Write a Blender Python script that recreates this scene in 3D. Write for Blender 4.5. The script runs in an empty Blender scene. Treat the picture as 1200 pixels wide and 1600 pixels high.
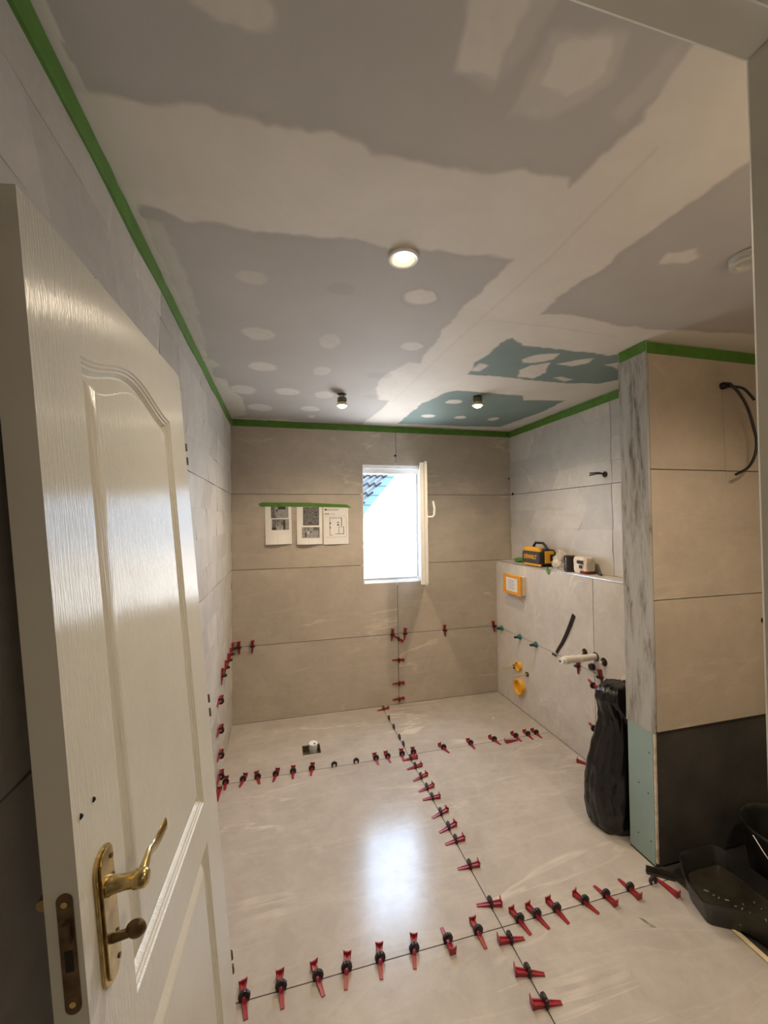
import bpy, bmesh, math, random
import numpy as np
from mathutils import Vector, Matrix, noise

random.seed(7)
SC = bpy.context.scene
COL = SC.collection
PI = math.pi

# ------------------------------------------------------------------ camera, sky, exposure
SKY_STRENGTH = 12.5
GROUND_STRENGTH = 14.0
SKY_COLOR = (0.52, 0.72, 1.0)
HALL_FILL_W = 4.0
NICHE_FILL_W = 24.0
DOWNLIGHT_W = 19.0
EXPOSURE = 0.72

cam_data = bpy.data.cameras.new('camera')
cam = bpy.data.objects.new('camera', cam_data); COL.objects.link(cam)
cam_data.sensor_fit = 'HORIZONTAL'; cam_data.sensor_width = 36.0
cam_data.lens = 637.15 / 1200 * 36.0
cam_data.clip_start = 0.02
_y, _p, _r = math.radians(14.2202), math.radians(1.0994), math.radians(-0.6847)
F_ = Vector((math.sin(_y)*math.cos(_p), math.cos(_y)*math.cos(_p), math.sin(_p)))
R_ = Vector((math.cos(_y), -math.sin(_y), 0)); U_ = R_.cross(F_)
R2 = R_*math.cos(_r) + U_*math.sin(_r); U2 = U_*math.cos(_r) - R_*math.sin(_r)
m = Matrix((R2, U2, -F_)).transposed().to_4x4(); m.translation = Vector((0.3796, -3.3976, 1.5825))
cam.matrix_world = m
SC.camera = cam
SC.view_settings.view_transform = 'Standard'; SC.view_settings.look = 'None'
SC.view_settings.exposure = EXPOSURE; SC.view_settings.gamma = 1.0
SC.view_settings.use_curve_mapping = False

w = bpy.data.worlds.new('sky'); SC.world = w; w.use_nodes = True
bg = w.node_tree.nodes['Background']
# open sky above the horizon, brighter sunlit ground below it
wn_ = w.node_tree.nodes; wl = w.node_tree.links
tc = wn_.new('ShaderNodeTexCoord'); sx_ = wn_.new('ShaderNodeSeparateXYZ'); wl.new(tc.outputs['Generated'], sx_.inputs[0])
rp = wn_.new('ShaderNodeMapRange'); rp.inputs['From Min'].default_value = -.04; rp.inputs['From Max'].default_value = .04; wl.new(sx_.outputs['Z'], rp.inputs['Value'])
mx = wn_.new('ShaderNodeMix'); mx.data_type = 'RGBA'; wl.new(rp.outputs[0], mx.inputs[0])
mx.inputs[6].default_value = (.93*GROUND_STRENGTH, .96*GROUND_STRENGTH, 1.0*GROUND_STRENGTH, 1)
mx.inputs[7].default_value = tuple(c*SKY_STRENGTH for c in SKY_COLOR)+(1,)
wl.new(mx.outputs[2], bg.inputs[0]); bg.inputs[1].default_value = 1.0

def area_light(name, loc, rot, sx, sy, energy, color, portal=False):
    d = bpy.data.lights.new(name, 'AREA'); d.shape = 'RECTANGLE'; d.size = sx; d.size_y = sy
    d.energy = energy; d.color = color
    if portal: d.cycles.is_portal = True
    o = bpy.data.objects.new(name, d); COL.objects.link(o); o.location = loc; o.rotation_euler = rot
    return o
area_light('window_portal', (1.33, 0.20, 1.54), (-PI/2, 0, 0), 0.62, 1.1, 1, (1, 1, 1), True)
area_light('hall_fill_light', (1.3, -4.6, 2.36), (0, 0, 0), 0.5, 0.5, HALL_FILL_W, (1.0, 0.86, 0.68))  # unseen lamp added in the hall as fill light

# ------------------------------------------------------------------ constants of the room
H = 2.395; XR = 2.462; XC = 2.297; PX = 2.01; PY = -1.893; PB = -1.741; YF = -3.087
JC = -0.745; JN = -1.945; JX = 1.2

# ------------------------------------------------------------------ material helpers
def new_mat(name):
    mt = bpy.data.materials.new(name); mt.use_nodes = True
    nt = mt.node_tree; b = nt.nodes['Principled BSDF']
    return mt, nt, b
def N(nt, t, **kw):
    n = nt.nodes.new(t)
    for k, v in kw.items(): setattr(n, k, v)
    return n
def noise_tex(nt, vec, scale, detail=4, rough=.55, dist=0):
    n = N(nt, 'ShaderNodeTexNoise'); n.inputs['Scale'].default_value = scale
    n.inputs['Detail'].default_value = detail; n.inputs['Roughness'].default_value = rough
    n.inputs['Distortion'].default_value = dist
    nt.links.new(vec, n.inputs['Vector']); return n.outputs['Fac']
def ramp(nt, fac, stops):
    r = N(nt, 'ShaderNodeValToRGB'); el = r.color_ramp.elements
    while len(el) < len(stops): el.new(0.5)
    for e, (p, c) in zip(el, stops):
        e.position = p; e.color = (*c, 1) if len(c) == 3 else c
    nt.links.new(fac, r.inputs[0]); return r.outputs[0]
def mix(nt, fac, a, b, mode='MIX'):
    n = N(nt, 'ShaderNodeMix', data_type='RGBA', blend_type=mode)
    for s, v in ((0, fac), (6, a), (7, b)):
        if isinstance(v, (int, float)): n.inputs[s].default_value = v
        elif isinstance(v, tuple): n.inputs[s].default_value = (*v, 1)
        else: nt.links.new(v, n.inputs[s])
    return n.outputs[2]
def fmath(nt, op, a, b=0.0, c=0.0):
    n = N(nt, 'ShaderNodeMath', operation=op)
    for i, v in enumerate((a, b, c)):
        if isinstance(v, (int, float)): n.inputs[i].default_value = v
        else: nt.links.new(v, n.inputs[i])
    return n.outputs[0]
def bump(nt, b, h, strength, dist=0.01):
    n = N(nt, 'ShaderNodeBump'); n.inputs['Strength'].default_value = strength; n.inputs['Distance'].default_value = dist
    nt.links.new(h, n.inputs['Height']); nt.links.new(n.outputs[0], b.inputs['Normal'])
def objc(nt, scale=None):
    t = N(nt, 'ShaderNodeTexCoord')
    if scale is None: return t.outputs['Object']
    mp = N(nt, 'ShaderNodeMapping'); mp.inputs['Scale'].default_value = scale
    nt.links.new(t.outputs['Object'], mp.inputs[0]); return mp.outputs[0]
def plain(name, col, rough=.5, metal=0.0, var=.12, vs=30, bmp=0.0, trans=0.0, alpha=1.0, coat=0.0):
    mt, nt, b = new_mat(name)
    v = objc(nt)
    f = noise_tex(nt, v, vs, 4)
    dark = tuple(c*(1-var) for c in col); lite = tuple(min(1, c*(1+var)) for c in col)
    nt.links.new(ramp(nt, f, [(0.3, dark), (0.7, lite)]), b.inputs['Base Color'])
    b.inputs['Roughness'].default_value = rough; b.inputs['Metallic'].default_value = metal
    b.inputs['Coat Weight'].default_value = coat
    if trans: b.inputs['Transmission Weight'].default_value = trans
    b.inputs['Alpha'].default_value = alpha
    if bmp: bump(nt, b, noise_tex(nt, v, vs*2, 5), bmp, .004)
    return mt

def marble(name, base, rough=.35, vein=.5, spec=.5, grime=0.0, facets=False):
    mt, nt, b = new_mat(name)
    t = N(nt, 'ShaderNodeTexCoord'); at = N(nt, 'ShaderNodeAttribute', attribute_name='tile_seed')
    sc = N(nt, 'ShaderNodeVectorMath', operation='SCALE'); sc.inputs[0].default_value = (3.1, 5.7, 4.3)
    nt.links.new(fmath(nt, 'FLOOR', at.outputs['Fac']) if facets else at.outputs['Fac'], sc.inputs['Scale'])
    ad = N(nt, 'ShaderNodeVectorMath', operation='ADD')
    nt.links.new(t.outputs['Object'], ad.inputs[0]); nt.links.new(sc.outputs[0], ad.inputs[1])
    v = ad.outputs[0]
    big = noise_tex(nt, v, 1.6, 6, .62, .8)
    c0 = ramp(nt, big, [(0.3, tuple(c*.88 for c in base)), (0.5, base), (0.72, tuple(min(1, c*1.1) for c in base))])
    mott = noise_tex(nt, v, 9, 8, .7, .5)
    c1 = mix(nt, .5, c0, ramp(nt, mott, [(0.3, (.42, .42, .42)), (0.7, (.58, .58, .58))]), 'OVERLAY')
    mpv = N(nt, 'ShaderNodeMapping'); mpv.inputs['Rotation'].default_value = (.5, .65, .75); mpv.inputs['Scale'].default_value = (.35, 2.3, 1.6)
    nt.links.new(v, mpv.inputs[0]); vv_ = mpv.outputs[0]
    vn = noise_tex(nt, vv_, 1.1, 5, .55, .7)
    d = fmath(nt, 'ABSOLUTE', fmath(nt, 'SUBTRACT', vn, .5))
    line = ramp(nt, d, [(0.0, (1, 1, 1)), (0.012, (0, 0, 0))])
    msk = ramp(nt, noise_tex(nt, v, 2.3, 3), [(0.48, (0, 0, 0)), (0.66, (1, 1, 1))])
    lm = mix(nt, 1.0, line, msk, 'MULTIPLY')
    lf = fmath(nt, 'MULTIPLY', lm, vein)
    c2 = mix(nt, lf, c1, tuple(min(1, c*1.75) for c in base))
    vn2 = noise_tex(nt, vv_, 2.1, 6, .62, 1.1)
    d2 = fmath(nt, 'ABSOLUTE', fmath(nt, 'SUBTRACT', vn2, .47))
    l2 = fmath(nt, 'MULTIPLY', ramp(nt, d2, [(0.0, (1, 1, 1)), (0.035, (0, 0, 0))]), vein*.28)
    c3 = mix(nt, l2, c2, tuple(min(1, c*1.4) for c in base))
    if grime:
        g = ramp(nt, noise_tex(nt, t.outputs['Object'], 3.5, 9, .75, 1.5), [(0.5, (0, 0, 0)), (0.72, (1, 1, 1))])
        c3 = mix(nt, fmath(nt, 'MULTIPLY', g, grime), c3, tuple(min(1, c*1.25+.04) for c in base))
    if facets:   # shading of the tilted relief facets put into the colour, random tone each
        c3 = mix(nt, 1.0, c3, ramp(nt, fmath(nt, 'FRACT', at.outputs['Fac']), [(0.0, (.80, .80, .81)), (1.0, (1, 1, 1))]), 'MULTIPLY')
    nt.links.new(c3, b.inputs['Base Color'])
    r = ramp(nt, noise_tex(nt, t.outputs['Object'], 14, 6, .7), [(0.3, (rough*.8,)*3), (0.7, (rough*1.2,)*3)])
    nt.links.new(r, b.inputs['Roughness']); b.inputs['Specular IOR Level'].default_value = spec
    bump(nt, b, noise_tex(nt, v, 40, 4), .03, .003)
    return mt

M = {}
M['tile'] = marble('wall_tile', (.46, .405, .34), .38, .55)
M['tile_floor'] = marble('floor_tile', (.435, .39, .35), .20, .6, .5, .25)
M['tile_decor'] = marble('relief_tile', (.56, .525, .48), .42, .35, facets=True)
M['tile_half'] = marble('half_wall_tile', (.58, .54, .50), .36, .5, .5, .35)
M['tile_warm'] = marble('partition_tile', (.47, .395, .31), .45, .35)
M['grout'] = plain('tile_joint', (.07, .055, .045), .9)
M['dark_render'] = plain('tanking_slurry', (.045, .040, .034), .8, var=.3, vs=6, bmp=.2)
M['masonry'] = plain('masonry', (.35, .33, .3), .9)
M['tape'] = plain('masking_tape_green', (.075, .20, .020), .55, var=.18, vs=18, bmp=.1)
M['paint_door'] = None
M['brass'] = plain('worn_brass', (.50, .38, .17), .27, 1.0, var=.35, vs=40, bmp=.08)
M['brass_dark'] = plain('tarnished_brass', (.13, .085, .045), .4, .7, var=.4, vs=50)
M['dark_hole'] = plain('dark_recess', (.012, .010, .008), .8)
M['red'] = plain('red_plastic', (.30, .018, .030), .38, var=.15, vs=60)
M['black'] = plain('black_plastic', (.014, .011, .010), .42, var=.3, vs=50)
M['teal'] = plain('teal_plastic', (.02, .14, .15), .4, var=.15)
M['teal_dark'] = plain('dark_teal_plastic', (.012, .045, .055), .4)
M['white_pvc'] = plain('white_pvc', (.80, .80, .79), .3, var=.04)
M['white_paint'] = plain('satin_frame_paint', (.68, .65, .56), .45, var=.05, vs=8)
M['hall_paint'] = plain('hall_wall_paint', (.60, .55, .47), .8, var=.04, vs=5)
M['pipe_white'] = plain('grey_white_pipe', (.72, .68, .62), .4, var=.12, vs=25)
M['yellow'] = plain('yellow_plastic', (.80, .42, .03), .4, var=.12)
M['rod'] = plain('yellow_passivated_steel', (.62, .50, .25), .35, .3, var=.2, vs=60)
M['orange'] = plain('orange_plastic', (.78, .33, .035), .5, var=.08)
M['cream_plastic'] = plain('cream_plastic', (.66, .58, .44), .5, var=.08)
M['paper'] = plain('white_paper', (.78, .765, .75), .8, var=.04, vs=12)
M['ink_light'] = plain('light_grey_print', (.30, .29, .28), .8, var=.3, vs=60)
M['ink_mid'] = plain('mid_grey_print', (.15, .145, .14), .8, var=.45, vs=50)
M['ink_dark'] = plain('dark_print', (.045, .043, .042), .8, var=.3, vs=60)
M['cable'] = plain('black_cable_sheath', (.015, .013, .012), .35)
M['copper'] = plain('bare_copper_ends', (.35, .25, .17), .4, .8)
M['alu'] = plain('aluminium_trim', (.78, .80, .82), .22, .9, var=.05)
M['bag'] = plain('black_refuse_film', (.008, .008, .009), .24, var=.3, vs=8, bmp=.15)
M['tub'] = plain('mortar_stained_black_rubber', (.018, .017, .015), .33, var=.6, vs=9, bmp=.3)
M['mortar'] = plain('dried_mortar', (.26, .22, .18), .8, var=.3, vs=40)
M['wood_strip'] = plain('pale_timber', (.66, .56, .36), .6, var=.12, vs=20)
M['radio_yellow'] = plain('radio_yellow_plastic', (.75, .36, .02), .4, var=.06)
M['radio_black'] = plain('radio_black_plastic', (.016, .016, .018), .45, var=.2)
M['radio_grille'] = plain('radio_speaker_cloth', (.05, .05, .056), .7, var=.4, vs=300)
M['mug'] = plain('dark_maroon_tin', (.020, .010, .012), .35, var=.3)
M['sack'] = plain('white_plastic_sack', (.70, .62, .52), .45, var=.1, vs=14, bmp=.2)
M['sack_red'] = plain('dark_red_print', (.18, .02, .02), .5)
M['film'] = plain('crumpled_translucent_film', (.78, .72, .64), .25, var=.1, vs=20, trans=.35, alpha=.75)
M['green_bits'] = plain('torn_green_tape', (.09, .26, .05), .5, var=.3)
M['roof_tile'] = plain('glazed_roof_tiles', (.046, .044, .041), .9, var=.05, vs=6)
M['roof_verge'] = plain('blue_grey_verge_board', (.010, .030, .038), .6, var=.1)
M['steel'] = plain('grey_steel_wire', (.45, .43, .4), .35, .9)
M['hinge'] = plain('bronzed_hinge', (.10, .075, .045), .45, .5, var=.3)
M['board_green'] = plain('moisture_board', (.27, .37, .355), .85, var=.05, vs=5)
M['plug_grey'] = plain('grey_corrugated_plastic', (.50, .49, .46), .5, var=.1)
M['label_orange'] = plain('salmon_label', (.62, .27, .14), .6, var=.1)
M['grain'] = plain('terracotta_dust', (.35, .2, .12), .9)

def emit(name, col, s):
    mt, nt, b = new_mat(name)
    b.inputs['Base Color'].default_value = (*col, 1)
    b.inputs['Emission Color'].default_value = (*col, 1); b.inputs['Emission Strength'].default_value = s
    n = noise_tex(nt, objc(nt), 60); nt.links.new(ramp(nt, n, [(0.2, (.85, .85, .85)), (0.8, (1, 1, 1))]), b.inputs['Base Color'])
    return mt
M['lamp'] = emit('lit_lamp_face', (1.0, .84, .55), 40)

# glossy oil-painted, wood-grain embossed door skin
mt, nt, b = new_mat('door_gloss_paint')
nt.links.new(ramp(nt, noise_tex(nt, objc(nt), 5), [(0.3, (.60, .58, .505)), (0.7, (.64, .62, .545))]), b.inputs['Base Color'])
b.inputs['Roughness'].default_value = .25; b.inputs['Specular IOR Level'].default_value = .75; b.inputs['Anisotropic'].default_value = .95
tg = N(nt, 'ShaderNodeTangent', direction_type='UV_MAP'); tg.uv_map = 'face_uv'; nt.links.new(tg.outputs[0], b.inputs['Tangent'])
g1 = noise_tex(nt, objc(nt, (1, 150, 4)), 2.0, 3, .55, .3)
g2 = noise_tex(nt, objc(nt, (1, 520, 30)), 1.0, 2, .5)
bump(nt, b, fmath(nt, 'ADD', g1, fmath(nt, 'MULTIPLY', g2, .6)), .38, .004)
M['paint_door'] = mt

# skimmed partition end: grey filler, vertical trowel streaks, dark adhesive marks
mt, nt, b = new_mat('trowelled_filler')
s1 = noise_tex(nt, objc(nt, (1, 16, 2.2)), 2.4, 8, .7, .6)
s2 = noise_tex(nt, objc(nt, (1, 5, 1.1)), 3.0, 5, .6, .3)
c = ramp(nt, s1, [(0.38, (.13, .115, .10)), (0.50, (.33, .31, .285)), (0.62, (.43, .41, .38))])
c = mix(nt, ramp(nt, s2, [(0.42, (1, 1, 1)), (0.6, (0, 0, 0))]), c, (.42, .42, .40))
nt.links.new(c, b.inputs['Base Color']); b.inputs['Roughness'].default_value = .85
bump(nt, b, s1, .35, .01)
M['filler'] = mt

# plasterboard ceiling: painted zones come from the attribute 'zones' (r: filler, g: green board, b: pencil/joint marks)
mt, nt, b = new_mat('plasterboard_and_filler')
at = N(nt, 'ShaderNodeAttribute', attribute_name='zones'); sp = N(nt, 'ShaderNodeSeparateColor'); nt.links.new(at.outputs['Color'], sp.inputs[0])
v = objc(nt)
brd = ramp(nt, noise_tex(nt, v, 2.5, 5), [(0.3, (.43, .405, .38)), (0.7, (.475, .45, .42))])
grn = ramp(nt, noise_tex(nt, v, 3, 5), [(0.3, (.155, .225, .215)), (0.7, (.19, .265, .25))])
basec = mix(nt, sp.outputs[1], brd, grn)
cmp_ = ramp(nt, noise_tex(nt, v, 3, 7, .65, .6), [(0.3, (.62, .575, .515)), (0.7, (.70, .655, .59))])
c = mix(nt, sp.outputs[0], basec, cmp_)
c = mix(nt, fmath(nt, 'MULTIPLY', sp.outputs[2], .6), c, (.27, .24, .21))
nt.links.new(c, b.inputs['Base Color']); b.inputs['Roughness'].default_value = .75; b.inputs['Specular IOR Level'].default_value = .3
hh = fmath(nt, 'ADD', fmath(nt, 'MULTIPLY', sp.outputs[0], .5), fmath(nt, 'MULTIPLY', noise_tex(nt, v, 6, 8, .7, 1.0), .6))
bump(nt, b, hh, .25, .006)
M['ceiling'] = mt

# ------------------------------------------------------------------ mesh helpers
class MB:
    def __init__(s): s.v = []; s.f = []; s.m = []; s.seed = []
    def add(s, vs, fs, mi=0, seed=0.0):
        o = len(s.v); s.v += [tuple(x) for x in vs]
        for f in fs: s.f.append(tuple(i+o for i in f)); s.m.append(mi); s.seed.append(seed)
        return s
    def box(s, x0, x1, y0, y1, z0, z1, mi=0, seed=0.0, M4=None):
        vs = [Vector((x, y, z)) for z in (z0, z1) for y in (y0, y1) for x in (x0, x1)]
        if M4 is not None: vs = [M4 @ p for p in vs]
        return s.add(vs, [(0, 2, 3, 1), (4, 5, 7, 6), (0, 1, 5, 4), (2, 6, 7, 3), (0, 4, 6, 2), (1, 3, 7, 5)], mi, seed)
    def prism(s, pts, z0, z1, mi=0, M4=None, seed=0.0):
        n = len(pts); vs = [Vector((p[0], p[1], z)) for z in (z0, z1) for p in pts]
        if M4 is not None: vs = [M4 @ p for p in vs]
        fs = [tuple(range(n))[::-1], tuple(range(n, 2*n))] + [(i, (i+1) % n, n+(i+1) % n, n+i) for i in range(n)]
        return s.add(vs, fs, mi, seed)
    def tube(s, path, r, seg=12, mi=0, caps=True, M4=None):
        path = [Vector(p) for p in path]; rs = r if isinstance(r, (list, tuple)) else [r]*len(path)
        vs = []; up = None
        for i, p in enumerate(path):
            t = (path[min(i+1, len(path)-1)] - path[max(i-1, 0)]).normalized()
            if up is None: up = Vector((0, 0, 1)) if abs(t.z) < .9 else Vector((1, 0, 0))
            a = t.cross(up).normalized(); bb = a.cross(t).normalized(); up = bb
            for k in range(seg):
                th = 2*PI*k/seg; vs.append(p + (a*math.cos(th) + bb*math.sin(th))*rs[i])
        if M4 is not None: vs = [M4 @ p for p in vs]
        n = len(path)
        fs = [(i*seg+k, i*seg+(k+1) % seg, (i+1)*seg+(k+1) % seg, (i+1)*seg+k) for i in range(n-1) for k in range(seg)]
        if caps: fs += [tuple(range(seg))[::-1], tuple(range((n-1)*seg, n*seg))]
        return s.add(vs, fs, mi)
    def lathe(s, prof, seg=32, mi=0, M4=None):
        vs = []; n = len(prof)
        for r, z in prof:
            for k in range(seg):
                th = 2*PI*k/seg; vs.append(Vector((r*math.cos(th), r*math.sin(th), z)))
        if M4 is not None: vs = [M4 @ p for p in vs]
        fs = [(i*seg+k, i*seg+(k+1) % seg, (i+1)*seg+(k+1) % seg, (i+1)*seg+k) for i in range(n-1) for k in range(seg)]
        fs += [tuple(range(seg))[::-1], tuple(range((n-1)*seg, n*seg))]
        return s.add(vs, fs, mi)
    def build(s, name, mats, parent=None, smooth=False, bevel=0.0, auto=None):
        me = bpy.data.meshes.new(name); me.from_pydata(s.v, [], s.f)
        mats = mats if isinstance(mats, (list, tuple)) else [mats]
        for x in mats: me.materials.append(x)
        me.polygons.foreach_set('material_index', s.m)
        a = me.attributes.new('tile_seed', 'FLOAT', 'FACE'); a.data.foreach_set('value', s.seed)
        bm = bmesh.new(); bm.from_mesh(me); bmesh.ops.recalc_face_normals(bm, faces=bm.faces); bm.to_mesh(me); bm.free()
        if smooth: me.polygons.foreach_set('use_smooth', [True]*len(me.polygons))
        if auto is not None:
            me.polygons.foreach_set('use_smooth', [True]*len(me.polygons)); me.set_sharp_from_angle(angle=math.radians(auto))
        me.update()
        o = bpy.data.objects.new(name, me); COL.objects.link(o)
        if parent: o.parent = parent
        if bevel:
            bv = o.modifiers.new('bevel', 'BEVEL'); bv.width = bevel; bv.segments = 2; bv.limit_method = 'ANGLE'
        return o

def tag(o, label=None, cat=None, group=None, kind=None):
    if label: o['label'] = label
    if cat: o['category'] = cat
    if group: o['group'] = group
    if kind: o['kind'] = kind
    return o
def thing(name, label, cat, mat4=None, loc=None, group=None):
    o = bpy.data.objects.new(name, None); COL.objects.link(o); o.empty_display_size = .05
    if mat4 is not None: o.matrix_world = mat4
    if loc is not None: o.location = loc
    return tag(o, label, cat, group)
def struct(mb, name, mats, **kw): return tag(mb.build(name, mats, **kw), kind='structure')
def basis(origin, x, y, z):
    mm = Matrix((Vector(x), Vector(y), Vector(z))).transposed().to_4x4(); mm.translation = Vector(origin); return mm

# planes: matrix whose local (u, v, out) maps to world
PL_F = Matrix.Identity(4)
PL_L = basis((0, 0, 0), (0, 1, 0), (0, 0, 1), (1, 0, 0))
PL_B = basis((0, 0, 0), (1, 0, 0), (0, 0, 1), (0, -1, 0))
PL_C = basis((XC, 0, 0), (0, -1, 0), (0, 0, 1), (-1, 0, 0))     # u runs towards the camera
PL_R = basis((XR, 0, 0), (0, -1, 0), (0, 0, 1), (-1, 0, 0))
PL_P = basis((0, PY, 0), (1, 0, 0), (0, 0, 1), (0, -1, 0))
GAP = .0021
def tiles(mb, P4, us, vs, holes=(), thick=.0035, mi=0):
    for i in range(len(us)-1):
        for j in range(len(vs)-1):
            seed = random.uniform(0, 9)
            rects = [(us[i]+GAP, us[i+1]-GAP, vs[j]+GAP, vs[j+1]-GAP)]
            for (a, b2, c2, d2) in holes:
                nr = []
                for (x0, x1, y0, y1) in rects:
                    if b2 <= x0 or a >= x1 or d2 <= y0 or c2 >= y1: nr.append((x0, x1, y0, y1)); continue
                    if a > x0: nr.append((x0, a, y0, y1))
                    if b2 < x1: nr.append((b2, x1, y0, y1))
                    xa, xb = max(x0, a), min(x1, b2)
                    if c2 > y0: nr.append((xa, xb, y0, c2))
                    if d2 < y1: nr.append((xa, xb, d2, y1))
                rects = nr
            for (x0, x1, y0, y1) in rects: mb.box(x0, x1, y0, y1, -thick, 0, mi, seed, P4)
def slab(mb, P4, u0, u1, v0, v1, hole=None, depth=.1, mi=1, top=-.0034):
    if hole is None: mb.box(u0, u1, v0, v1, -depth, top, mi, 0, P4); return
    a, b2, c2, d2 = hole
    for r in ((u0, a, v0, v1), (b2, u1, v0, v1), (a, b2, v0, c2), (a, b2, d2, v1)): mb.box(*r, -depth, top, mi, 0, P4)

# ------------------------------------------------------------------ room shell
WH = (1.055, 1.615, 1.04, 2.055)      # window opening
mb = MB(); slab(mb, PL_B, -.1, 3.2, -.02, H, WH, .22)
tiles(mb, PL_B, [0, .15+1.203, XR+.002], [0, .6, 1.2, 1.8, H], [WH])
struct(mb, 'wall_back', [M['tile'], M['grout']])

def relief(mb, P4, us, vs, flip=1, uend=None):
    """four courses of slanted, tilted facets on every tile"""
    rnd = random.Random(11)
    for i in range(len(us)-1):
        for j in range(len(vs)-1):
            seed0 = rnd.randint(0, 9); U0, U1 = us[i]+GAP, us[i+1]-GAP; V0, V1 = vs[j]+GAP, vs[j+1]-GAP
            hrow = .15; k = 0; y = vs[j]
            while y < V1-.01:
                y0, y1 = max(V0, y), min(V1, y+hrow)
                s = (.085 if (k % 2) else -.085)*flip
                xs = [us[i]] + [us[i]+.3*q+(.075 if k % 2 else 0)-.0 for q in range(1, 12)]
                xs = [x for x in xs if x < U1-.05]
                bot = [U0]+[x for x in xs[1:]]+[U1]; topx = [U0]+[min(U1, max(U0, x+s)) for x in xs[1:]]+[U1]
                for q in range(len(bot)-1):
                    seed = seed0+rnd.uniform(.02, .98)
                    a, b2 = (.005, .0005) if (q+k) % 2 else (.0005, .005)
                    zz = (a, b2, b2+.002, a+.002) if rnd.random() < .5 else (a+.002, b2+.002, b2, a)
                    pts = [(bot[q], y0), (bot[q+1], y0), (topx[q+1], y1), (topx[q], y1)]
                    vv = [P4 @ Vector((p[0], p[1], z)) for p, z in zip(pts, zz)] + [P4 @ Vector((p[0], p[1], -.003)) for p in pts]
                    mb.add(vv, [(0, 1, 2, 3), (0, 4, 5, 1), (1, 5, 6, 2), (2, 6, 7, 3), (3, 7, 4, 0), (7, 6, 5, 4)], 0, seed)
                y += hrow; k += 1
mb = MB(); slab(mb, PL_L, YF-.12, 0, -.02, H, None, .1)
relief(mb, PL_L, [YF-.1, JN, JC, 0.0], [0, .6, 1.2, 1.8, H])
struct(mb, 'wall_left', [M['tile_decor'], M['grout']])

mb = MB(); slab(mb, PL_R, 0, 1.741, 1.0, H, None, .1)
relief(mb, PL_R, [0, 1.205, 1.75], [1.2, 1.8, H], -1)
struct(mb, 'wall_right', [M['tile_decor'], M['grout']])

# boxed-in half wall with shelf
mb = MB(); mb.box(XC+.0034, XR-.001, PB+.001, -.001, 0, 1.1965, 1)
tiles(mb, PL_C, [0, 1.203, 1.741], [0, .6, 1.196])
for a, b2 in ((0, 1.203), (1.203, 1.741)): mb.box(XC+.006, XR-.001, -b2+GAP, -a-GAP, 1.194, 1.2, 0, random.uniform(0, 9))
struct(mb, 'wall_half_height', [M['tile_half'], M['grout']])
mb = MB(); mb.box(XC-.0012, XC+.0105, PB+.002, -.012, 1.191, 1.2015)
struct(mb, 'trim_1', M['alu'], bevel=.001)

# partition: tiled face towards the camera, skimmed end, green board foot, dark tanking below the tiles
mb = MB()
mb.box(PX+.006, 3.2, PY+.012, PB, .6, H, 1)
tiles(mb, PL_P, [PX+.010, 3.2], [.605, 1.2, 1.8, H], thick=.011)
mb.box(PX+.006, 3.2, PY+.012, PB, 0, .6, 2)
struct(mb, 'wall_partition', [M['tile_warm'], M['grout'], M['dark_render']])
mb = MB()   # skim coat on the narrow end, uneven edges
nz = 40
for side in range(1):
    vs = []; ny = 8
    for i in range(nz+1):
        z = .598 + (H-.598)*i/nz
        for j in range(ny+1):
            y = PB+.004 + (PY+.0 - PB-.004)*j/ny
            e = noise.noise(Vector((j*.7, z*6, 3)))*.0015
            ey = noise.noise(Vector((0, z*9, 7)))*.003 if j in (0, ny) else 0
            vs.append((PX-.001+e, y+ey, z))
    n0 = len(vs); vs += [(PX+.0065, v[1], v[2]) for v in vs]
    fs = [(i*(ny+1)+j, i*(ny+1)+j+1, (i+1)*(ny+1)+j+1, (i+1)*(ny+1)+j) for i in range(nz) for j in range(ny)]
    fs += [(n0+a, n0+b2, n0+c2, n0+d2) for a, b2, c2, d2 in fs]
    for i in range(nz):
        for j in (0, ny):
            a = i*(ny+1)+j; fs.append((a, a+ny+1, n0+a+ny+1, n0+a))
    for j in range(ny):
        for i in (0, nz):
            a = i*(ny+1)+j; fs.append((a, a+1, n0+a+1, n0+a))
    mb.add(vs, fs)
mb.box(PX-.0035, PX+.0095, PY-.0005, PY+.008, .64, H-.05)
struct(mb, 'trim_2', M['filler'], smooth=False)
mb = MB(); mb.box(PX-.0005, PX+.0058, PY+.013, PB-.002, .004, .597)
for (yy, zz) in ((-1.86, .50), (-1.80, .33), (-1.85, .31), (-1.86, .10), (-1.79, .09)):
    mb.tube([(PX-.0009, yy, zz), (PX+.001, yy, zz)], .0035, 8, 1)
struct(mb, 'trim_3', [M['board_green'], M['dark_hole']])
mb = MB(); mb.box(PX+.0005, PX+.010, PY+.003, PY+.012, .02, .60)
struct(mb, 'trim_4', plain('pale_corner_bead', (.55, .47, .38), .8, var=.3, vs=30))

# wall with the doorway the view comes through
DX0, DX1, DZ = .02, .855, 2.056
mb = MB()
mb.box(-.1, DX0-.03, YF-.13, YF, 0, H); mb.box(DX1+.03, 3.2, YF-.13, YF, 0, H); mb.box(DX0-.03, DX1+.03, YF-.13, YF, DZ+.03, H)
struct(mb, 'wall_front', M['hall_paint'])
mb = MB()
mb.box(DX0-.03, DX0, YF-.135, YF+.001, 0, DZ+.03); mb.box(DX1, DX1+.03, YF-.135, YF+.001, 0, DZ+.03); mb.box(DX0, DX1, YF-.135, YF+.001, DZ, DZ+.03)
mb.box(DX0, DX1, YF-.095, YF-.045, DZ-.012, DZ)
struct(mb, 'door_1', M['white_paint'], bevel=.003)

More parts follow.
